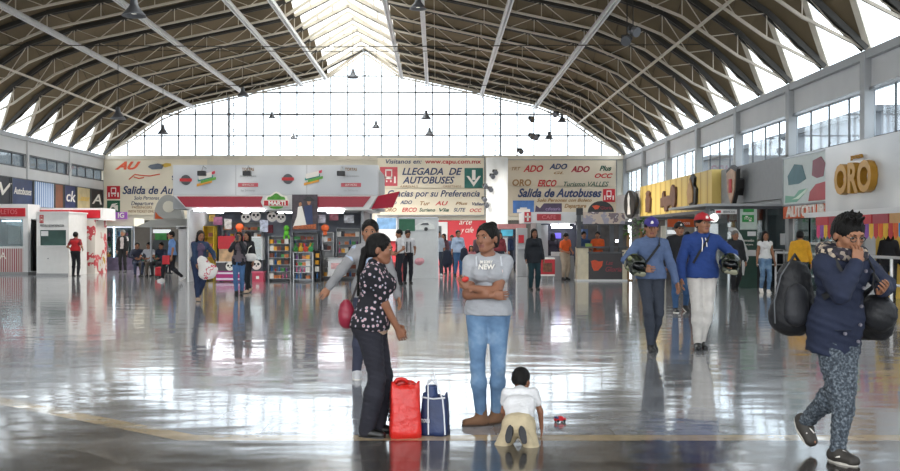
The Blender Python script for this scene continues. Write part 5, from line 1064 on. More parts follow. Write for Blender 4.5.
    if jacket:
        g = jacket.get('g', .03); F = Field(lo, hi, h); hem = jacket.get('hem', -.08); torso(F, g)
        F.cone(P_+up*.05+sx*.05*w, P_+up*(hem-.05)+sx*.05*w, .115*w, .12*w, .05, (fw, .9), inf=g); F.cone(P_+up*.05-sx*.05*w, P_+up*(hem-.05)-sx*.05*w, .115*w, .12*w, .05, (fw, .9), inf=g); butt(F, g-.004); F.plane(P_+up*hem, -up)
        A = Field(lo, hi, h)
        for i in (1,-1): arm(A, i, jacket.get('ga', g*.7), stop=jacket.get('sleeve', .97))
        F.F = smin(F.F, A.F, .02)
        if jacket.get('open'): F.cone(neck+fw*.16, P_+up*(hem-.1)+fw*.2, .09, .11, .01, op='cut')
        else: clip_neck(F, .01, .065)
        F.wrinkle(jacket.get('wr', .004), 18, 9, 1.4); add('jacket', F, jacket['m'], jacket.get('lab'))
    if shoes:
        for i in (1,-1):
            g = shoes.get('g', .0); F = Field(an[i]-.24, an[i]+.24, min(h, .012)); f = ft[i]; hl = shoes.get('heel', 0); a = an[i]; dn = nrm(sl[i] - (sl[i]@f)*f); sd = np.cross(dn, f)
            F.cone(a+dn*.04-f*.03, a+dn*.04+f*.03, .043+g, .045+g, .02); F.cone(a+dn*.045+f*.02, a+dn*.055+f*.135, .043+g, .033+g, .02, (sd, 1.15)); F.cone(a-dn*.03, a+dn*.04, .046 if shoes.get('boot') else .047, .045, .02)
            if shoes.get('boot'): F.cone(a-dn*.11, a, .050, .046, .02)
            F.plane(a+dn*.078, dn, .004); F.plane(a-dn*(.10 if shoes.get('boot') else .030), -dn, .004)
            o = add('boot' if shoes.get('boot') else 'shoe', F, shoes['m'], shoes.get('lab'))
            mb = MB(); n_ = 14; ring = []
            for j in range(n_):
                t = 2*PI*j/n_; L_ = .112*math.cos(t); wd = (.050+g if L_ > 0 else .044+g)*math.sin(t); ring.append(a + f*(.045+L_*1.12) + sd*wd)
            th = .016
            vs = [(p+dn*(.070-hl*0))*s for p in ring] + [(p+dn*(.070+th))*s for p in ring]
            mb.add(vs, [tuple(range(n_)), tuple(range(2*n_-1, n_-1, -1))] + [((j+1)%n_, j, n_+j, n_+(j+1)%n_) for j in range(n_)])
            mb.obj('shoe_sole', shoes.get('sole', M['black']), o)
    if hat:
        F = Field((-.16,-.22,-.06), (.16,.16,.18), max(.006, hh)); F.ell((0,.012,.045), (.092,.108,.092), .01); F.plane((0,0,.045), (0,-.12,-1))
        F.cone((-.028,-.10,.052), (-.022,-.165,.040), .05, .04, .01, ((0,0,1), .12)); F.cone((.028,-.10,.052), (.022,-.165,.040), .05, .04, .01, ((0,0,1), .12))
        F.ell((0,.01,.02), (.082,.094,.08), .004, op='cut') ; F.ell((0,.012,.14), (.012,.012,.006), .004)
        V, q = F.surf(); o = add('cap', (V*hs@hd.T + hc, q), hat['m'], hat.get('lab'))
        mb = MB(); mb.prism([(-.02,-.018),(.012,-.02),(.02,.0),(.006,.02),(-.012,.014)], -.004, .004)
        for i_, v_ in enumerate(mb.v): mb.v[i_] = tuple((hd@V3(v_[0], -.097+v_[1]-v_[2]*-.25, .085+v_[2]) + hc)*s)
        mb.obj('cap_emblem', icw, o)
    return tidy
def strap(tp, pts, wd, m, name='strap', parent=None, off=.0, th=.008):
    """flat band through body-frame points"""
    s = tp['s']; mb = MB(); pts = [V3(*p) for p in pts]
    for a, b in zip(pts, pts[1:]): pass
    n = len(pts); c = (tp['P']+tp['neck'])/2; vs = []
    for i, p in enumerate(pts):
        t = nrm(pts[min(i+1, n-1)] - pts[max(i-1, 0)]); ax = nrm(p - (c + tp['up']*((p-c)@tp['up']))); ax = nrm(ax - (ax@t)*t); sd = np.cross(t, ax)
        vs += [(p+sd*wd/2)*s, (p-sd*wd/2)*s, (p-sd*wd/2+ax*th)*s, (p+sd*wd/2+ax*th)*s]
    fs = [(4*i+j, 4*i+(j+1)%4, 4*i+4+(j+1)%4, 4*i+4+j) for i in range(n-1) for j in range(4)] + [(3,2,1,0), tuple(4*(n-1)+j for j in range(4))]
    mb.add(vs, fs); return mb.obj(name, m, parent or tp['root'])
def blob(name, shapes, m, parent=None, loc=(0,0,0), rz=0, h=.012, planes=(), wr=0, cuts=(), lab=None):
    """soft solid from ('e', centre, radii) and ('c', a, b, ra, rb[, flat]) shapes"""
    pts = []
    for q in shapes:
        if q[0] == 'e': pts += [np.array(q[1])-max(q[2]), np.array(q[1])+max(q[2])]
        else: r_ = max(q[3], q[4])*1.3; pts += [np.array(q[1])-r_, np.array(q[1])+r_, np.array(q[2])-r_, np.array(q[2])+r_]
    pts = np.array(pts); F = Field(pts.min(0)-.04, pts.max(0)+.04, h)
    for q in shapes: F.ell(q[1], q[2], .03) if q[0] == 'e' else F.cone(q[1], q[2], q[3], q[4], .03, q[5] if len(q) > 5 else None)
    for q in cuts: F.ell(q[1], q[2], .01, op='cut')
    for c, n in planes: F.plane(c, n)
    if wr: F.wrinkle(wr, 22, 3, 1.2)
    V, q = F.surf(); o = bpy.data.objects.new(name, npmesh(name, [(V, q, 0)], [m])); COL.objects.link(o); o.parent = parent; o.location = loc; o.rotation_euler = (0,0,rz)
    if lab: o['label'] = lab
    return o
# ---------------------------------------------------------------- the people near the viewer
def at(px, fy): Y = gy(fy); return (gx(px, Y), Y, 0)
def cm(c, **k): return garment_mat(c, **k)
floral = ramp_mat('floral_print','voronoi',[(0,'#8a3f4a'),(.12,'#c9a3a6'),(.27,'#9a9fb0'),(.33,'#16161e')],scale=27,rough=.85,rand=.9)
acid = ramp_mat('acid_wash_denim','noise',[(.3,'#252b33'),(.45,'#3b434c'),(.57,'#59626b'),(.72,'#858c92')],scale=60,rough=.85,detail=8,interp='LINEAR',bump=.3)
denim = ramp_mat('light_blue_denim','noise',[(.3,'#4a6584'),(.5,'#6483a4'),(.65,'#87a1bb')],scale=5,rough=.85,detail=6,interp='LINEAR',bump=.2)
dkshoe = mat('black_leather','#141414',.35)
# woman in the floral blouse, seen from her left side... she faces +X
p = person('older woman in dark floral blouse and black trousers beside the red bag', at(371,435), 84, 1.50, 1.10, .0105, 'b', True, hair='tail', head=(3,8,0), pelvis=(0,.0,.955), lean=(0,.045),
  feet={1:(.08,-.05,.08,8), -1:(-.08,.02,.08,-12)}, hands={1:(.05,-.22,.93), -1:(-.03,-.24,.91)}, elbows={1:(.6,1,0), -1:(-.6,1,0)}, curl=(.7,.8), palm={1:(-1,.3,.2), -1:(1,.3,.2)},
  top=dict(m=floral, hem=-.04, g=.022, sleeve=.36, ga=.026, gw=.006, name='blouse'), bottom=dict(m=cm('#22222c'), g=.012, g1=.030, waist=.16, stop=1.0), shoes=dict(m=dkshoe), bust=.012, hip_w=.01)
F = Field(p['lo'], p['hi'], .011); F.cone(p['P']+V3(.055,0,-.02), p['P']+V3(-.055,0,-.02), .150, .150, .03, (p['fw'],.96)); F.plane(p['P']+V3(0,0,-.085), (0,0,-1)); F.plane(p['P']+V3(0,0,-.02), (0,0,1)); p['add']('under_shirt', F, cm('#b89c84'))
o = blob('shoulder_bag', [('e',(0,0,0),(.06,.055,.10)),('e',(0,.01,-.05),(.062,.06,.08))], mat('maroon_leather','#8a2238',.4), h=.012, loc=(p['root'].location.x-.185, p['root'].location.y-.0, .93), wr=.003); tag(o, 'small maroon bag hanging at the back hip of the woman in floral blouse', 'bag')
R = math.radians(84); 
def wpt(p, v): v = V3(*v)*p['s']; r_ = p['root'].rotation_euler.z; l = p['root'].location; return (l.x + v[0]*math.cos(r_) - v[1]*math.sin(r_), l.y + v[0]*math.sin(r_) + v[1]*math.cos(r_), l.z + v[2])
def world_tube(pts, r_, m, name, parent, n=6):
    l = Vector(parent.location); return MB().tube([Vector(q)-l for q in pts], r_, n).obj(name, m, parent)
world_tube([wpt(p,(.03,.26,1.0)), wpt(p,(.09,.185,1.15)), wpt(p,(.12,.11,1.38)), wpt(p,(.10,.02,1.455)), wpt(p,(.07,-.08,1.38))], .009, mat('dark_strap','#2a1c20',.5), 'bag_strap', o)
# red shopping bag
def shopping_bag(name, lab, loc, w_, d_, hgt, m, rz, seed, top_in=.8):
    o = T(name, lab, 'bag', loc, rz); mb = MB(); rnd = random.Random(seed); nz, nn = 9, 28; vs = []
    for k in range(nz+1):
        t = k/nz; z = hgt*t; sc = 1 - (1-top_in)*t**2; dd = d_*(1-.55*t**1.5)
        for j in range(nn):
            a = 2*PI*j/nn; c_, s_ = math.cos(a), math.sin(a); e = .42; x = w_/2*sc*math.copysign(abs(c_)**e, c_); y = dd/2*math.copysign(abs(s_)**e, s_)
            wv = .010*math.sin(5*a+6*t+seed) + .008*math.sin(9*a-8*t) + rnd.uniform(-.003,.003); vs.append((x*(1+wv*2), y*(1+wv*3), z + (.02*math.sin(3*a+seed) if k == nz else 0)))
    fs = [(k*nn+j, k*nn+(j+1)%nn, (k+1)*nn+(j+1)%nn, (k+1)*nn+j) for k in range(nz) for j in range(nn)] + [tuple(range(nn))[::-1]]
    mb.add(vs, fs); b_ = mb.obj('bag_body', m, o, smooth=True); so = b_.modifiers.new('s','SOLIDIFY'); so.thickness = .006; return o
redp = mat('red_plastic_sack','#d02a24',.32,var=.12,scale=9,bump=.8,bscale=14)
bx, by_, _ = at(405,436); rb = shopping_bag('shopping_bag','bright red plastic shopping bag standing on the floor by the older woman',(bx,by_,.0),.235,.19,.40,redp,.15,3,.92)
mb = MB()
for q in ((-.105,0),(-.06,0)): pass
mb.tube([(-.085,-.0,.39),(-.06,-.01,.43),(-.03,-.01,.435),(.0,-.0,.425),(.02,0,.40)], [.018,.014,.012,.014,.02], 8).tube([(-.085,.03,.39),(-.05,.03,.425),(-.01,.03,.42),(.02,.03,.39)], .010, 8); mb.obj('handle', redp, rb, smooth=True)
blob('bag_contents', [('e',(.0,.0,.34),(.09,.05,.05)),('e',(.05,.0,.33),(.06,.05,.06))], redp, rb, h=.012, wr=.004)
text('MODA', (-.125,-.02,.2), .10, M['black'], rb, -PI/2-.15, name='dark_lettering', bold=.03, width=.17, depth=.004).rotation_euler = (PI/2, PI/2, -PI/2+.05)
navyb = mat('navy_sack','#22325a',.5,var=.2,scale=7,bump=.6,bscale=14); bx, by_, _ = at(435,433.5)
bb = shopping_bag('tote_bag','navy blue tote bag with white piping between the red bag and the younger woman',(bx,by_,0),.215,.19,.30,navyb,-.2,8,.86)
wp = mat('white_piping','#d9dce2',.5); MB().tube([(-.03,-.10,.01),(-.035,-.088,.2),(-.04,-.06,.29),(-.045,-.05,.40),(-.03,-.045,.42)], .006, 6).obj('piping', wp, bb); MB().tube([(.095,-.085,.01),(.085,-.07,.15),(.07,-.055,.27),(.02,-.052,.40),(.0,-.05,.47)], .006, 6).obj('piping', wp, bb)
MB().tube([(-.095,-.06,.285),(0,-.065,.275),(.09,-.06,.285)], .006, 6).obj('piping', wp, bb); MB().tube([(-.08,.03,.28),(-.07,.04,.37),(-.03,.045,.405),(.0,.04,.37),(.01,.03,.28)], .007, 6).obj('handle', wp, bb)
blob('bag_contents', [('c',(-.02,.0,.22),(-.03,.0,.36),.05,.045)], mat('navy_package','#2a3c66',.5), bb, h=.01, planes=(((0,0,.37),(0,0,1)),))
text('Liverpoo'[:0]+'moda', (-.055,-.105,.12), .06, wp, bb, 0, width=.07)
# woman behind in the grey cardigan reaching sideways
p = person('woman in grey cardigan over pale blue shirt, walking behind the floral-bloused woman', at(370,376), 12, 1.68, 1.0, .014, 'a', True, hair='knot', head=(-12,4,0), pelvis=(0,0,.93), feet={1:(.06,.18,.12,0,25), -1:(-.16,-.12,.08,-5)},
  hands={-1:(-.50,-.16,.94), 1:(.30,-.05,.86)}, elbows={-1:(-.4,.7,-.5)}, palm={-1:(0,1,0)}, top=dict(m=cm('#a9b8cf'), hem=.0, sleeve=.2), jacket=dict(m=cm('#8f8e90'), g=.022, hem=-.12, open=True), bottom=dict(m=cm('#35384a')), shoes=dict(m=mat('white_shoe','#cfcfd2',.5), sole=icw))
# younger woman, arms crossed
grey_t = cm('#a4a6ab')
p = person('young woman with crossed arms in grey T-shirt and light blue jeans, beside the crouching child', at(488,424), -6, 1.58, 1.0, .0105, 'b', True, hair='bun', head=(-29,0,-3), pelvis=(0,0,.955), lean=(.0,-.01),
  feet={1:(.07,.04,.085,-45), -1:(-.055,-.07,.085,-72)}, hands={1:(-.15,-.215,1.185), -1:(.055,-.20,1.12)}, elbows={1:(.75,.0,-1), -1:(-.75,.0,-1)}, curl=(.75,.6), palm={1:(0,1,-.2,-.6,.0,.8), -1:(0,1,0,1,.15,-.0)}, armw=1.15,
  top=dict(m=grey_t, hem=-.015, g=.013, sleeve=.24, ga=.014, nr=.07, deep=.008), bottom=dict(m=denim, g=.006, g1=.009, waist=.09, stop=.93, wr=.002), shoes=dict(m=mat('brown_suede','#76553d',.8), boot=True, sole=mat('boot_sole','#3c2c22',.6)), bust=.012, hip_w=.004)
c = p['P']+p['up']*.40+p['fw']*.145
for s_, dz, sz in (('IM SORRY', .042, .032), ('NEW', .0, .055)):
    m_ = textmesh(s_, sz, .012, bold=.03, shear=.1, width=.13 if sz > .04 else .10); m_.materials.append(icw); o = bpy.data.objects.new('shirt_lettering', m_); COL.objects.link(o); o.parent = p['root']; o.location = tuple((c+V3(-.01,.002+(.012 if dz > 0 else 0),dz))*p['s']); o.rotation_euler = (PI/2-.15, 0, 0)
m_ = blob('shirt_patch', [('e',(0,0,0),(.035,.01,.035)),('e',(-.03,0,-.01),(.02,.01,.015))], mat('pale_patch','#dcc9c4',.7), p['root'], tuple((p['P']+p['up']*.36+p['fw']*.12+p['sx']*.10)*p['s']), h=.007)
strap(p, [p['neck']-p['up']*.02+p['sx']*-.095+p['fw']*.062, p['neck']-p['up']*.09+p['sx']*-.088+p['fw']*.112, p['neck']-p['up']*.17+p['sx']*-.083+p['fw']*.137], .014, wp, 'white_strap')
strap(p, [p['neck']-p['up']*.02+p['sx']*.11+p['fw']*.05, p['neck']-p['up']*.10+p['sx']*.118+p['fw']*.103], .014, wp, 'white_strap')
hl = wpt(p, (-.185,-.25,1.255)); o = tag(blob('red_snack', [('e',(0,0,0),(.022,.018,.02)),('e',(.02,0,.01),(.014,.014,.012))], mat('red_food','#c8332a',.5), loc=hl, h=.006), 'small red snack held in the hand of the young woman with crossed arms', 'snack')
# heels of the boots
for i in (1,-1):
    a, f = p['an'][i], p['ft'][i]; e = (a - f*.045 + V3(0,0,-.05))*p['s']; e2 = e.copy(); e2[2] = .0; MB().tube([e2, e], [.022,.03], 8).obj('boot_heel', mat('boot_sole','#3c2c22',.6), p['root'])
# crouching child, back to the viewer
p = person('small child in white T-shirt and beige trousers, kneeling on the floor with back turned', at(520,442), 168, .90, 1.25, .0105, 'b', False, child=True, hair='short', head=(-25,14,0), pelvis=(.0,.14,.25), lean=(.04,.50),
  feet={1:(.09,.29,.20,(.12,.3,-.95),(.1,1,.25)), -1:(-.07,.31,.20,(-.25,.3,-.95),(-.1,1,.25))}, knees={1:(.55,-1,-.9), -1:(-.55,-1,-.9)}, hands={1:(.22,-.45,.12), -1:(-.26,-.38,.12)}, elbows={1:(1,.3,0), -1:(-1,.3,0)}, curl=(.3,.3),
  top=dict(m=cm('#dcdcde'), hem=.05, g=.016, sleeve=.25, ga=.022), bottom=dict(m=cm('#bfb091'), g=.026, g1=.028, waist=.12, stop=.95), shoes=dict(m=dkshoe, sole=mat('dark_sole','#2b2c30',.7)))
# toy
X0, Y0, _ = at(560,422); o = T('toy_car','tiny red and blue toy car lying on the shiny floor beyond the child','toy',(X0,Y0,0),.3)
MB().box(-.045,.045,-.022,.022,.012,.032).prism([(-.02,.03),(-.012,.048),(.018,.048),(.028,.03)],-.018,.018).obj('car_body', M['red'], o, bev=.003); MB().box(-.04,-.02,-.023,.023,.032,.045).obj('blue_block', M['blue'], o)
for x in (-.028,.028):
    for y in (-.024,.024): MB().lathe([(.012,-.004),(.012,.004)], (x,y,.012), 10, 'y').obj('wheel', M['black'], o)
# man with the backpack
p = person('young man in navy coat and acid-washed jeans, head bowed, hand to his nose', at(838,459), 20, 1.62, 1.03, .0105, 'a', False, hair='tousled', head_s=1.16, head=(-8,20,0), pelvis=(0,.02,.955), lean=(-.01,.09),
  feet={-1:(-.02,.29,.22,0,50), 1:(-.06,-.06,.085,4)}, knees={-1:(.0,-1,.1), 1:(.05,-1,0)}, hands={-1:(-.075,-.25,1.395), 1:(.20,-.20,1.20)}, elbows={-1:(-.6,-.1,-1), 1:(1,.3,-.5)}, curl=(.7,.7), palm={-1:(.2,1,0,.35,.15,1), 1:(.2,1,0,-.35,-.6,.2)},
  top=dict(m=cm('#33343c'), hem=.02), jacket=dict(m=cm('#1e263d', bump=.2), g=.028, hem=-.20, ga=.024, wr=.005), bottom=dict(m=acid, g=.012, g1=.016, stop=.95, wr=.006), shoes=dict(m=mat('sneaker_dark','#37332f',.6,var=.2), sole=mat('sneaker_sole','#c9c4ba',.6), g=.010))
mp_ = p; s = p['s']
# coat buttons, pocket
for dz in (.42,.30,.17,.04,-.08): 
    c = (p['P']+p['up']*dz+p['fw']*(.163 if dz > .1 else .172)+p['sx']*.045)*s; MB().tube([c, c+p['fw']*.012], .011, 10).obj('coat_button', mat('button_pale','#9a96a0',.3,.5), p['root'])
c = (p['P']+p['up']*.0+p['fw']*.158-p['sx']*.07)*s; 
MB().tube([c+V3(-.055,.02,.0), c+V3(.0,-.008,.0), c+V3(.045,-.012,0)], .005, 6).obj('pocket_seam', mat('seam_dark','#141a2c',.8), p['root']); MB().tube([c+V3(.0,-.0,-.02), c+V3(.0,-.014,-.021)], .011, 10).obj('coat_button', mat('button_pale','#9a96a0',.3,.5), p['root'])
# patterned scarf collar
scarf = ramp_mat('patterned_scarf','cell',[(0,'#26242c'),(.4,'#8f8378'),(.6,'#3a3440'),(.75,'#b5a48e'),(.88,'#2c2a33')],scale=45,rough=.9)
F = Field(p['neck']-.24, p['neck']+.2, .011)
for k in range(14):
    a, b_ = [2*PI*(k+j)/14 for j in (0,1)]; f_ = lambda t: p['neck'] + V3(.135*math.cos(t), .115*math.sin(t)+.025, .01+.025*math.sin(t)); F.cone(f_(a), f_(b_), .046, .046, .02)
F.wrinkle(.004, 40, 1); o = p['add']('patterned_hood', F, scarf)
# glasses
g_ = MB()
for i in (1,-1):
    g_.tube([(p['hc'] + p['hd']@V3(i*.033+.024*math.cos(t), -.108, .010+.019*math.sin(t)))*s for t in [2*PI*k/14 for k in range(14)]], .0028, 5, closed=True); g_.tube([(p['hc']+p['hd']@V3(i*.057,-.105,.014))*s, (p['hc']+p['hd']@V3(i*.083,.01,.012))*s], .0024, 5)
g_.tube([(p['hc']+p['hd']@V3(-.009,-.109,.014))*s, (p['hc']+p['hd']@V3(.009,-.109,.014))*s], .0024, 5); g_.obj('glasses', M['black'], p['root'])
for i in (1,-1): strap(p, [p['neck']-p['up']*.02+p['sx']*i*.14-p['fw']*.11, p['neck']+p['up']*.028+p['sx']*i*.13+p['fw']*.0, p['neck']-p['up']*.10+p['sx']*i*.145+p['fw']*.135, p['neck']-p['up']*.22+p['sx']*i*.155+p['fw']*.13, p['neck']-p['up']*.30+p['sx']*i*.175+p['fw']*.04], .045, mat('strap_black','#15161a',.6), 'shoulder_strap', None, 0, .010)
bpm = mat('backpack_black','#1b1c20',.6,var=.2,scale=8,bump=.3); l = p['root'].location
o = T('backpack','large black backpack on the back of the man in navy coat','backpack', wpt(p, (-.17,.25,.90)), p['root'].rotation_euler.z-.1)
blob('pack_body', [('c',(0,0,.12),(0,0,.36),.15,.12,((0,1,0),.8)),('c',(-.03,.02,.10),(.03,.02,.10),.14,.14,((0,1,0),.85))], bpm, o, h=.014, wr=.004)
blob('front_pocket', [('c',(-.05,-.10,.12),(-.05,-.10,.24),.09,.085,((0,1,0),.6))], mat('pocket_black','#25262b',.6,bump=.3), o, h=.012); MB().tube([(-.17,-.03,.05),(-.175,-.03,.2),(-.13,-.04,.38),(-.07,-.05,.47)], .005, 6).obj('zipper', M['dgrey'], o); MB().tube([(-.03,0,.47),(0,-.01,.52),(.04,0,.47)], .012, 8).obj('carry_loop', bpm, o)
o = T('duffel_bag','black soft bag slung at the far hip of the man in navy coat','bag', wpt(p, (.30,.02,.84)), p['root'].rotation_euler.z+.2)
blob('bag_body', [('c',(-.03,-.08,.18),(.0,.12,.16),.13,.12),('c',(.03,-.06,.08),(.05,.12,.06),.09,.08),('e',(.10,.0,.14),(.08,.1,.1))], bpm, o, h=.014, wr=.005); MB().tube([(-.02,-.16,.25),(-.10,-.17,.36),(-.14,-.12,.46)], .012, 8).obj('bag_strap', bpm, o)
# shoe details: white mark and red lining
for i in (1,-1):
    a, f = p['an'][i], p['ft'][i]; sd = np.cross(V3(0,0,1), f); 
    for sg in (1,-1):
        c = (a + f*.05 + V3(0,0,-.045) + sd*sg*.056)*s; MB().tube([c-f*.02*s, c+f*.02*s+V3(0,0,.014)], .006, 6).obj('shoe_mark', icw, p['root'])
    MB().tube([(a+f*.06+V3(-.015,0,.004))*s, (a+f*.09+V3(.015,0,-.012))*s], .006, 6).obj('shoe_lace', icw, p['root'])
# man in the slate blue sweater and violet cap
hc_m = lambda i: dict(m=cm(i, bump=.3))
p = person('man in slate blue sweater and violet cap, walking with a helmet under his arm', at(651,351), 6, 1.72, 1.0, .013, 'a', hair='crop', head=(-14,6,0), pelvis=(0,0,.96), feet={-1:(-.03,-.08,.085,-4), 1:(.07,.15,.12,6,25)}, knees={1:(.1,-1,0)},
  hands={-1:(-.16,-.16,1.07), 1:(.31,-.10,.88)}, elbows={-1:(-1,.25,-.1), 1:(.6,.8,0)}, palm={-1:(0,1,0,1,-.6,0)}, top=dict(m=cm('#55678a'), hem=-.02, g=.017, sleeve=.97, ga=.016, name='sweater', wr=.004), bottom=dict(m=cm('#353b47'), g=.009, g1=.010, stop=1.0), shoes=dict(m=dkshoe), hat=dict(m=mat('cap_violet','#3b2f80',.7)))
blob('beard', [('e',(0,0,0),(.045,.03,.03))], HAIR, p['root'], tuple((p['hc']+p['hd']@V3(0,-.052,-.078))*p['s']), h=.009)
strap(p, [p['neck']+p['up']*.0+p['sx']*.10+p['fw']*.03, p['P']+p['up']*.42+p['sx']*.06+p['fw']*.143, p['P']+p['up']*.30-p['sx']*.03+p['fw']*.143, p['P']+p['up']*.17-p['sx']*.12+p['fw']*.105], .03, mat('strap_black','#15161a',.6), 'crossbody_strap')
hm = ramp_mat('helmet_pattern','cell',[(0,'#1b1e1a'),(.4,'#63693c'),(.52,'#25291f'),(.72,'#96947c'),(.8,'#31362a')],scale=17,rough=.25)
def helmet(lab, loc, rz, tilt):
    o = T('motorcycle_helmet', lab, 'helmet', loc, rz, None); o.rotation_euler = (tilt, .2, rz)
    blob('shell', [('e',(0,.01,.0),(.125,.15,.125)),('c',(-.06,-.10,-.07),(.06,-.10,-.07),.045,.045)], hm, o, h=.011, cuts=[('e',(0,-.13,.0),(.10,.08,.05)),('e',(0,.02,-.13),(.09,.10,.09))])
    blob('visor', [('e',(0,.0,.0),(.105,.135,.06))], mat('visor_dark','#121416',.1), o, h=.011, planes=(((0,-.03,0),(0,1,0)),)); blob('padding', [('e',(0,.02,-.06),(.085,.10,.05))], M['dgrey'], o, h=.014); return o
helmet('camouflage-patterned helmet under the arm of the man in violet cap', wpt(p, (-.25,-.14,1.13)), .3, .2).scale = (1.12,)*3
# man in the royal blue hoodie and red cap
p = person('man in royal blue hoodie, cream trousers and red cap, walking with a helmet', at(702,349), -4, 1.78, 1.04, .013, 'a', hair='crop', head=(20,0,0), pelvis=(0,0,.96), feet={-1:(-.06,-.04,.085,-6), 1:(.0,.04,.10,10,10)}, knees={1:(.1,-1,0)},
  hands={1:(.24,-.20,1.10), -1:(-.28,-.12,.90)}, elbows={1:(1,.4,-.2), -1:(-.7,.7,0)}, palm={1:(0,1,0,.2,-.6,-.5)}, top=dict(m=cm('#213e7d'), hem=-.05, g=.021, sleeve=.97, ga=.020, name='hoodie', wr=.005), bottom=dict(m=cm('#cfcac4'), g=.014, g1=.015, stop=.97), shoes=dict(m=dkshoe), hat=dict(m=mat('cap_red','#b3202c',.7)))
for i in (1,-1): strap(p, [p['neck']-p['up']*.05+p['sx']*(.02*i)+p['fw']*.10, p['P']+p['up']*.42+p['sx']*(.022*i)+p['fw']*.148, p['P']+p['up']*(.32+.03*i)+p['sx']*(.03*i)+p['fw']*.150], .010, icw, 'hood_cord')
strap(p, [p['neck']-p['up']*.01+p['sx']*.09+p['fw']*.05, p['P']+p['up']*.42+p['sx']*.03+p['fw']*.150, p['P']+p['up']*.28-p['sx']*.06+p['fw']*.146, p['P']+p['up']*.14-p['sx']*.13+p['fw']*.11], .028, mat('strap_black','#15161a',.6), 'crossbody_strap')
F = Field(p['neck']-.2, p['neck']+.2, .012)
for k in range(14):
    a, b_ = [2*PI*(k+j)/14 for j in (0,1)]; f_ = lambda t: p['neck'] + V3(.088*math.cos(t), .09*math.sin(t)+.025, -.015+.03*math.sin(t)); F.cone(f_(a), f_(b_), .028, .028, .02)
p['add']('hood', F, cm('#213e7d'))
helmet('black and yellow-green patterned helmet under the arm of the man in red cap', wpt(p, (.31,-.18,1.10)), -.2, .1).scale = (1.12,)*3
# man behind them in black
p = person('bearded man in black top, jeans and black cap, walking behind the two helmet carriers', at(679,312), 0, 1.76, 1.05, .017, 'a', hair='crop', head=(5,0,0), feet={-1:(-.10,-.12,.085,0), 1:(.17,.16,.13,10,25)}, top=dict(m=cm('#1d1e23'), hem=-.02, g=.024, sleeve=.97), bottom=dict(m=cm('#35557c')), shoes=dict(m=dkshoe, sole=icw), hat=dict(m=mat('cap_black','#141416',.7)))
blob('beard', [('e',(0,0,0),(.05,.03,.035))], HAIR, p['root'], tuple((p['hc']+p['hd']@V3(0,-.05,-.075))*p['s']), h=.01)
# ---------------------------------------------------------------- people further off
WALK = lambda a=.14: dict(feet={1:(.08,-a,.085,0), -1:(-.08,a+.03,.13,0,28)})
WALK2 = lambda a=.14: dict(feet={-1:(-.08,-a,.085,0), 1:(.08,a+.03,.13,0,28)})
h2 = .021
p = person('long-haired woman in white tank top and blue jeans, walking past the dark green door', at(765,293), 0, 1.62, 1.0, h2, 'a', True, hair='long', top=dict(m=cm('#e4e4e6'), hem=.0, sleeve=.05), bottom=dict(m=denim, g=.008), shoes=dict(m=icw, sole=icw), **WALK(.05))
p = person('grey-haired person in black jacket and trousers, walking before the white curved stand', at(735,292.5), 5, 1.64, 1.05, h2, 'a', hair='short', hairm=GHAIR, top=dict(m=cm('#6a6a70'), hem=0), jacket=dict(m=cm('#24262b'), g=.026, hem=-.08), bottom=dict(m=cm('#191a1d')), shoes=dict(m=dkshoe), **WALK2(.08))
p = person('person in yellow jacket at the glass door under the orange sign', at(800,297), 160, 1.62, 1.05, h2, 'a', hair='short', jacket=dict(m=cm('#d9a024'), g=.024, hem=-.05), bottom=dict(m=cm('#3b3f48')), shoes=dict(m=dkshoe))
p = person('person in bright green shirt with dark straps in the yellow shop behind the white railing', (XR+.75,21.3,0), 190, 1.66, 1.08, h2, 'a', hair='short', top=dict(m=cm('#2fa04a'), hem=-.02, sleeve=.3), bottom=dict(m=cm('#2c3040')), shoes=dict(m=dkshoe))
p = person('dark-haired shopper in black near the paper pennants, behind the man with backpack', (XR+.5,23.4-.8,0), 150, 1.66, 1.0, h2, 'a', True, hair='long', jacket=dict(m=cm('#26262b'), g=.02, hem=-.1), bottom=dict(m=cm('#30343c')), shoes=dict(m=dkshoe))
# woman with the patterned sack
p = person('woman in navy jacket and jeans carrying the pink-patterned sack', at(199,301), 28, 1.62, 1.05, .018, 'a', True, hair='long', head=(5,6,6), lean=(.02,.03), hands={1:(.34,-.22,1.02), -1:(-.12,-.24,.86)}, elbows={1:(.6,.6,-.3)}, top=dict(m=cm('#5b4a63'), hem=0, sleeve=.2, deep=.03), jacket=dict(m=cm('#2a3c58'), g=.022, hem=.0, open=True), bottom=dict(m=cm('#22304e')), shoes=dict(m=mat('beige_shoe','#b99f88',.6)), feet={-1:(-.05,-.08,.085,0), 1:(.03,.12,.16,0,40)})
sackm = ramp_mat('pink_print_sack','noise',[(.4,'#e0dcd8'),(.56,'#c2485a'),(.6,'#e0dcd8')],scale=5,rough=.8)
o = blob('patterned_sack', [('c',(0,0,0),(.0,0,.28),.17,.13,((0,1,0),.55)),('c',(-.06,0,.02),(.08,0,.0),.16,.16,((0,1,0),.55))], sackm, loc=(gx(210,22.3), 22.1, gz(272,22.2)), h=.016, wr=.005); o.rotation_euler = (0,-.5,.1); tag(o, 'white sack with pink pattern carried by the woman in navy jacket', 'sack')
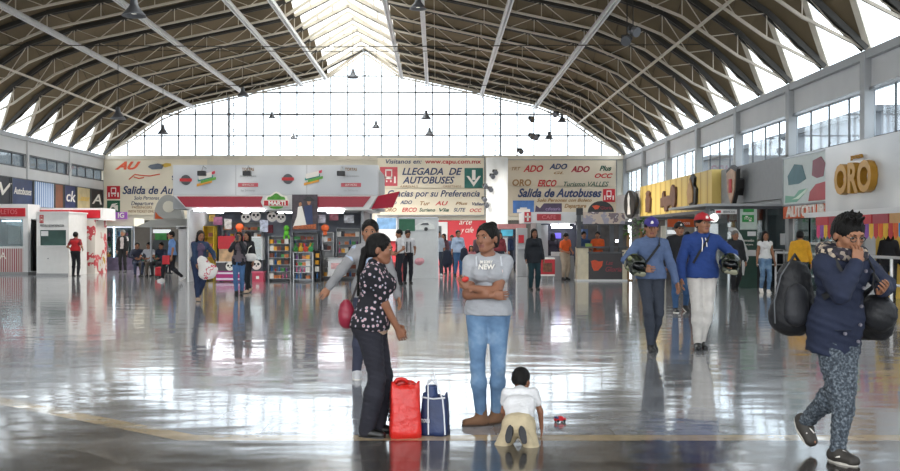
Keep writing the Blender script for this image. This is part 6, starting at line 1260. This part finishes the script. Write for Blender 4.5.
# woman photographing
p = person('woman in dark open jacket and jeans holding a phone up to her face', at(239,296), 4, 1.60, .95, .018, 'a', True, hair='long', hands={1:(.05,-.22,1.47), -1:(-.08,-.22,1.46)}, elbows={1:(.5,-.3,-1), -1:(-.5,-.3,-1)}, palm={1:(0,1,0), -1:(0,1,0)}, top=dict(m=cm('#6a5f66'), hem=-.04, sleeve=.2), jacket=dict(m=cm('#23252c'), g=.02, hem=-.14, open=True), bottom=dict(m=cm('#4a6f9c'), g=.008, stop=.75), shoes=dict(m=dkshoe, boot=True), feet={-1:(-.06,-.05,.085,0), 1:(.07,.03,.085,0)})
MB().box(-.075,.0,-.005,.005,0,.14).obj('phone', M['black'], None, loc=wpt(p,(.03,-.28,1.50))); tag(bpy.context.scene.objects['phone'], 'dark phone held before the face of the woman in the open jacket', 'phone')
p = person('woman in black behind the phone-holding woman, carrying a white handbag', at(248,293), -30, 1.62, 1.0, h2, 'a', True, hair='long', top=dict(m=cm('#1f1f24'), hem=-.05, sleeve=.9), bottom=dict(m=cm('#1b1c22')), shoes=dict(m=mat('beige_shoe','#b99f88',.6)), **WALK(.14))
o = blob('handbag', [('c',(-.06,0,0),(.06,0,0),.10,.10,((0,1,0),.5))], cm('#d9d6d4'), loc=(gx(253,24.6), 24.3, .98), h=.016); MB().tube([(-.09,0,.08),(-.05,0,.24),(.02,.02,.30)], .01, 6).obj('handle', icw, o); tag(o, 'white handbag of the woman in black before the store', 'handbag')
p = person('man in light blue shirt and black trousers striding past the arched kiosk', at(172,281), -65, 1.74, 1.0, h2, 'a', hair='short', top=dict(m=cm('#6b8fc4'), hem=-.02, sleeve=.3), bottom=dict(m=cm('#1b1c22')), shoes=dict(m=mat('white_shoe','#cfcfd2',.5), sole=icw), feet={-1:(-.06,-.30,.085,0), 1:(.06,.33,.14,0,30)}, pelvis=(0,0,.88))
MB().box(-.12,.12,-.05,.05,0,.3).obj('carrier_bag', M['red'], None, loc=(gx(167,32.1), 32.0, .58), bev=.02); tag(bpy.context.scene.objects['carrier_bag'], 'small red bag in the hand of the man in light blue shirt', 'bag')
p = person('person in red vest leaning at the side of the plain white booth, back turned', at(75.5,276.5), 172, 1.66, 1.05, h2, 'a', hair='short', top=dict(m=cm('#8a2a30'), hem=.0, sleeve=.3), bottom=dict(m=cm('#1b1c22')), shoes=dict(m=dkshoe), hands={1:(.22,-.15,1.05), -1:(-.22,-.15,1.05)}); 
F = Field(p['lo'], p['hi'], h2); F.cone(p['P']+V3(.06,0,.1), p['P']+V3(-.06,0,.1), .15, .15, .05, (p['fw'],.9)); F.cone(p['P']+V3(.07,0,.42), p['P']+V3(-.07,0,.42), .14, .14, .05, (p['fw'],.95)); F.cone(p['P']+V3(0,0,.1), p['P']+V3(0,0,.42), .15,.15,.05,(p['fw'],.9)); F.plane(p['P']+V3(0,0,.03),(0,0,-1)); F.plane(p['P']+V3(0,0,.44),(0,0,1)); p['add']('vest', F, cm('#c8262c'))
p = person('dark-haired woman in grey top with black bag, standing before the lit corner shop', at(102,272), 30, 1.62, 1.05, h2, 'a', True, hair='long', top=dict(m=cm('#6b6570'), hem=-.03, sleeve=.9), bottom=dict(m=cm('#3a2630')), shoes=dict(m=dkshoe))
o = blob('shoulder_bag', [('e',(0,0,0),(.14,.09,.13))], M['black'], loc=(gx(96.5,40.6), 40.4, .98), h=.02); MB().tube([(-.05,0,.1),(.02,0,.42),(.06,0,.44)], .012, 6).obj('bag_strap', M['black'], o); tag(o, 'black bag on the arm of the woman before the lit corner shop', 'bag')
p = person('man in black suit and white shirt, standing between the corner shop and the bench', at(123,272.5), -5, 1.76, 1.0, h2, 'a', hair='crop', hairm=GHAIR, top=dict(m=cm('#b9b4b4'), hem=0, sleeve=.2), jacket=dict(m=cm('#18191d'), g=.02, hem=-.1, open=True), bottom=dict(m=cm('#17181b')), shoes=dict(m=dkshoe), hands={1:(.22,-.1,.86), -1:(-.2,-.12,.9)})
SIT = dict(pelvis=(0,.0,.55), feet={1:(.12,-.42,.085,8), -1:(-.12,-.40,.085,-8)}, knees={1:(.1,-.6,1), -1:(-.1,-.6,1)}, hands={1:(.10,-.30,.70), -1:(-.10,-.30,.70)}, elbows={1:(1,.2,-.3), -1:(-1,.2,-.3)})
def sit(lab, px, Y, rz, tc, bc, sk='a', fem=False, hair='short', H=1.66, jk=False, **kw):
    q = dict(SIT); q.update(kw); return person(lab, (gx(px,Y), Y, 0), rz, H, 1.05, h2, sk, fem, hair=hair, top=dict(m=cm(tc), hem=.0, sleeve=.9 if jk else .3), bottom=dict(m=cm(bc)), shoes=dict(m=dkshoe), **q)
sit('man in dark jacket sitting at the near end of the green bench', 137, 36.3, 25, '#2a2f40', '#3b4358', jk=True); sit('person in pale shirt sitting in the middle of the green bench', 149, 36.35, -10, '#b9bcc4', '#5a5048'); sit('person in navy sitting at the far end of the green bench by the red pushchair', 161.5, 36.35, -20, '#2b3348', '#2b2b30', jk=True)
# uniformed pair
for px, rz, lab, fy in ((400, -70, 'uniformed guard in white shirt and black braces, nearer the store, facing his colleague', 285), (407.5, 20, 'uniformed guard in white shirt and black braces, on the side nearer the display panel', 283.5)):
    p = person(lab, at(px,fy), rz, 1.70, 1.05, h2, 'a', hair='crop', head=(0,14,0), top=dict(m=cm('#d6d5d8'), hem=.03, sleeve=.28), bottom=dict(m=cm('#1b1d26')), shoes=dict(m=dkshoe), hands={1:(.2,-.16,1.0), -1:(-.2,-.16,1.0)})
    for i in (1,-1): strap(p, [p['P']+p['up']*.06+p['sx']*i*.07-p['fw']*.12, p['P']+p['up']*.36+p['sx']*i*.06-p['fw']*.13, p['neck']+p['sx']*i*.07+p['up']*.012, p['P']+p['up']*.36+p['sx']*i*.06+p['fw']*.128, p['P']+p['up']*.06+p['sx']*i*.07+p['fw']*.128], .035, M['black'], 'brace')
# group by the display panel
p = person('woman in grey top and jeans with a pink bundle, standing beyond the uniformed guards', at(425,276), -25, 1.62, 1.0, h2, 'a', True, hair='tail', top=dict(m=cm('#8a8288'), hem=-.02, sleeve=.6), bottom=dict(m=cm('#6f8cb0')), shoes=dict(m=icw, sole=icw), hands={1:(.1,-.25,1.1), -1:(-.22,-.2,.85)})
o = blob('pink_bundle', [('e',(0,0,0),(.16,.12,.13)),('e',(.09,0,.03),(.1,.1,.1))], cm('#d9a0a8'), loc=(gx(420.5,34.2)-.05, 33.9, .62), h=.02, wr=.008); tag(o, 'fluffy pink bundle hanging from the hand of the woman in grey top', 'bundle')
p = person('child in red top held close between two adults by the display panel', at(432,274.5), 10, 1.28, 1.0, h2, 'a', True, hair='short', top=dict(m=cm('#c04a58'), hem=-.02, sleeve=.3), bottom=dict(m=cm('#2b2f45')), shoes=dict(m=dkshoe))
p = person('man in pale checked shirt and dark jeans, standing by the child in red', at(438,276), 20, 1.70, 1.0, h2, 'a', hair='short', top=dict(m=cm('#a9b2bd'), hem=-.03, sleeve=.5), bottom=dict(m=cm('#38414f')), shoes=dict(m=mat('white_shoe','#cfcfd2',.5)), **WALK(.1))
p = person('woman in pale blue shirt and blue jeans with a large dark bag at her side', at(458,277), 15, 1.72, 1.1, h2, 'a', True, hair='tail', top=dict(m=cm('#a6b8d2'), hem=-.05, sleeve=.6), bottom=dict(m=cm('#3f6690')), shoes=dict(m=dkshoe), **WALK(.08))
for px, z, r_, lab in ((447,.72,.2,'large dark backpack between the checked-shirt man and the pale blue-shirted woman'),(464,.86,.16,'black bag on the far side of the woman in pale blue shirt')):
    o = blob('travel_bag', [('c',(0,0,-r_*.7),(0,0,r_*.8),r_,r_*.8,((0,1,0),.7))], cm('#232a3c'), loc=(gx(px,34.8), 34.6, z), h=.022, wr=.006); MB().tube([(-.06,0,r_*1.3),(0,0,r_*1.9),(.06,0,r_*1.3)], .014, 6).obj('handle', M['black'], o); tag(o, lab, 'bag')
for i, (px, c_, H_, b_) in enumerate([(444,'#5a3a44',1.6,0),(452,'#4a5470',1.55,0),(471,'#a86a70',1.2,0),(478,'#5a4a50',1.62,0)]):
    Y = [38.5,39.5,37.5,40][i]; lab = ['person in wine-dark top behind the checked-shirt man','person in slate top behind the woman in pale blue shirt','child in dusty pink top sitting low before the coral red wall','person in brown top by the round pale column'][i]
    (sit(lab, px, Y, 10, c_, '#2c2c36', fem=True, hair='long', H=1.5) if i == 2 else person(lab, (gx(px,Y),Y,0), 20*i-30, H_, 1.0, h2, 'a', i%2==0, hair='long' if i%2==0 else 'short', top=dict(m=cm(c_), hem=-.02, sleeve=.9), bottom=dict(m=cm('#2c2c36')), shoes=dict(m=dkshoe)))
    if i == 2: o = T('plastic_chair','low dark seat under the child in dusty pink','chair',(gx(px,Y),Y,0)); MB().box(-.2,.2,-.18,.2,.34,.37).obj('seat', M['dgrey'], o); MB().box(-.2,.2,.19,.22,.37,.7).obj('backrest', M['dgrey'], o); [MB().tube([(x,y,0),(x,y,.34)], .014, 6).obj('leg', M['steel'], o) for x in (-.17,.17) for y in (-.15,.17)]
# right of the column
p = person('woman in long dark coat and teal trousers, standing alone before the drinks kiosk', at(534,290), 12, 1.70, 1.12, h2, 'b', True, hair='long', jacket=dict(m=cm('#1d2128'), g=.026, hem=-.20), bottom=dict(m=cm('#16333a'), g=.016, g1=.02), shoes=dict(m=dkshoe))
p = person('food worker in orange top and cream apron, bending at the drinks kiosk counter', at(565,280), 35, 1.62, 1.05, h2, 'a', hair='short', lean=(-.08,.10), head=(0,25,0), top=dict(m=cm('#e0602a'), hem=.0, sleeve=.3), bottom=dict(m=cm('#b0a290'), g=.03, g1=.02, stop=.8), shoes=dict(m=dkshoe, boot=True), hands={1:(.05,-.35,1.02), -1:(-.2,-.3,1.02)})
p = person('food worker in orange top behind the black hamburger kiosk counter', (gx(598,YH+.8), YH+.85, 0), -20, 1.66, 1.0, h2, 'a', hair='short', top=dict(m=cm('#e0602a'), hem=.0, sleeve=.3), bottom=dict(m=cm('#2c2c36')), shoes=dict(m=dkshoe), hands={1:(.1,-.3,1.12), -1:(-.15,-.3,1.12)})
p = person('worker in dark blue at the back of the hamburger kiosk beside the dark post', (gx(584,YH+.8), YH+.9, 0), 10, 1.66, 1.0, h2, 'a', hair='short', top=dict(m=cm('#2d466c'), hem=.0, sleeve=.3), bottom=dict(m=cm('#2c2c36')), shoes=dict(m=dkshoe))
p = person('dark-clothed person leaning at the drinks kiosk counter under the violet screen', (gx(553,YF+1.3), YF+1.35, 0), 170, 1.62, 1.1, h2, 'a', True, hair='long', top=dict(m=cm('#24202c'), hem=-.02, sleeve=.9), bottom=dict(m=cm('#2c2c36')), shoes=dict(m=dkshoe))
for i, (px, Y, c_, lab) in enumerate([(494,43,'#3b3f55','person in slate jacket by the round pale column, beyond the young woman with crossed arms'),(500,39,'#7a3038','person in dark red top walking near the glass partition panel'),(512,42,'#2b3a5c','person in navy top under the blue lit screen stand'),(505,43.5,'#9aa4b0','person in pale top beside the navy-topped one at the lit screen stand')]):
    person(lab, (gx(px,Y),Y,0), 40*i-40, 1.66, 1.0, h2, 'a', i%2==1, hair='long' if i%2 else 'short', top=dict(m=cm(c_), hem=-.02, sleeve=.9), bottom=dict(m=cm('#262a36')), shoes=dict(m=dkshoe), **WALK(.1))
for i, (px, Y, c_, lab) in enumerate([(615,35.5,'#c9b3a6','customer in cream top seen between the posts behind the hamburger kiosk'),(622,36,'#3c3034','customer in brown top behind the hamburger kiosk end post'),(645,33,'#3a3f33','shopper in olive top by the far shop mouth plants'),(687,31,'#5f2f36','shopper in dark red behind the man in black cap'),(168,39,'#5fa04a','server in green top behind the arched kiosk counter'),(160,39.5,'#3c404c','customer in dark grey behind the arched kiosk counter')]):
    person(lab, (gx(px,Y),Y,0), 30*i-60, 1.64, 1.0, h2, 'a', i%2==0, hair='long' if i%2==0 else 'short', top=dict(m=cm(c_), hem=-.02, sleeve=.6), bottom=dict(m=cm('#262a36')), shoes=dict(m=dkshoe))
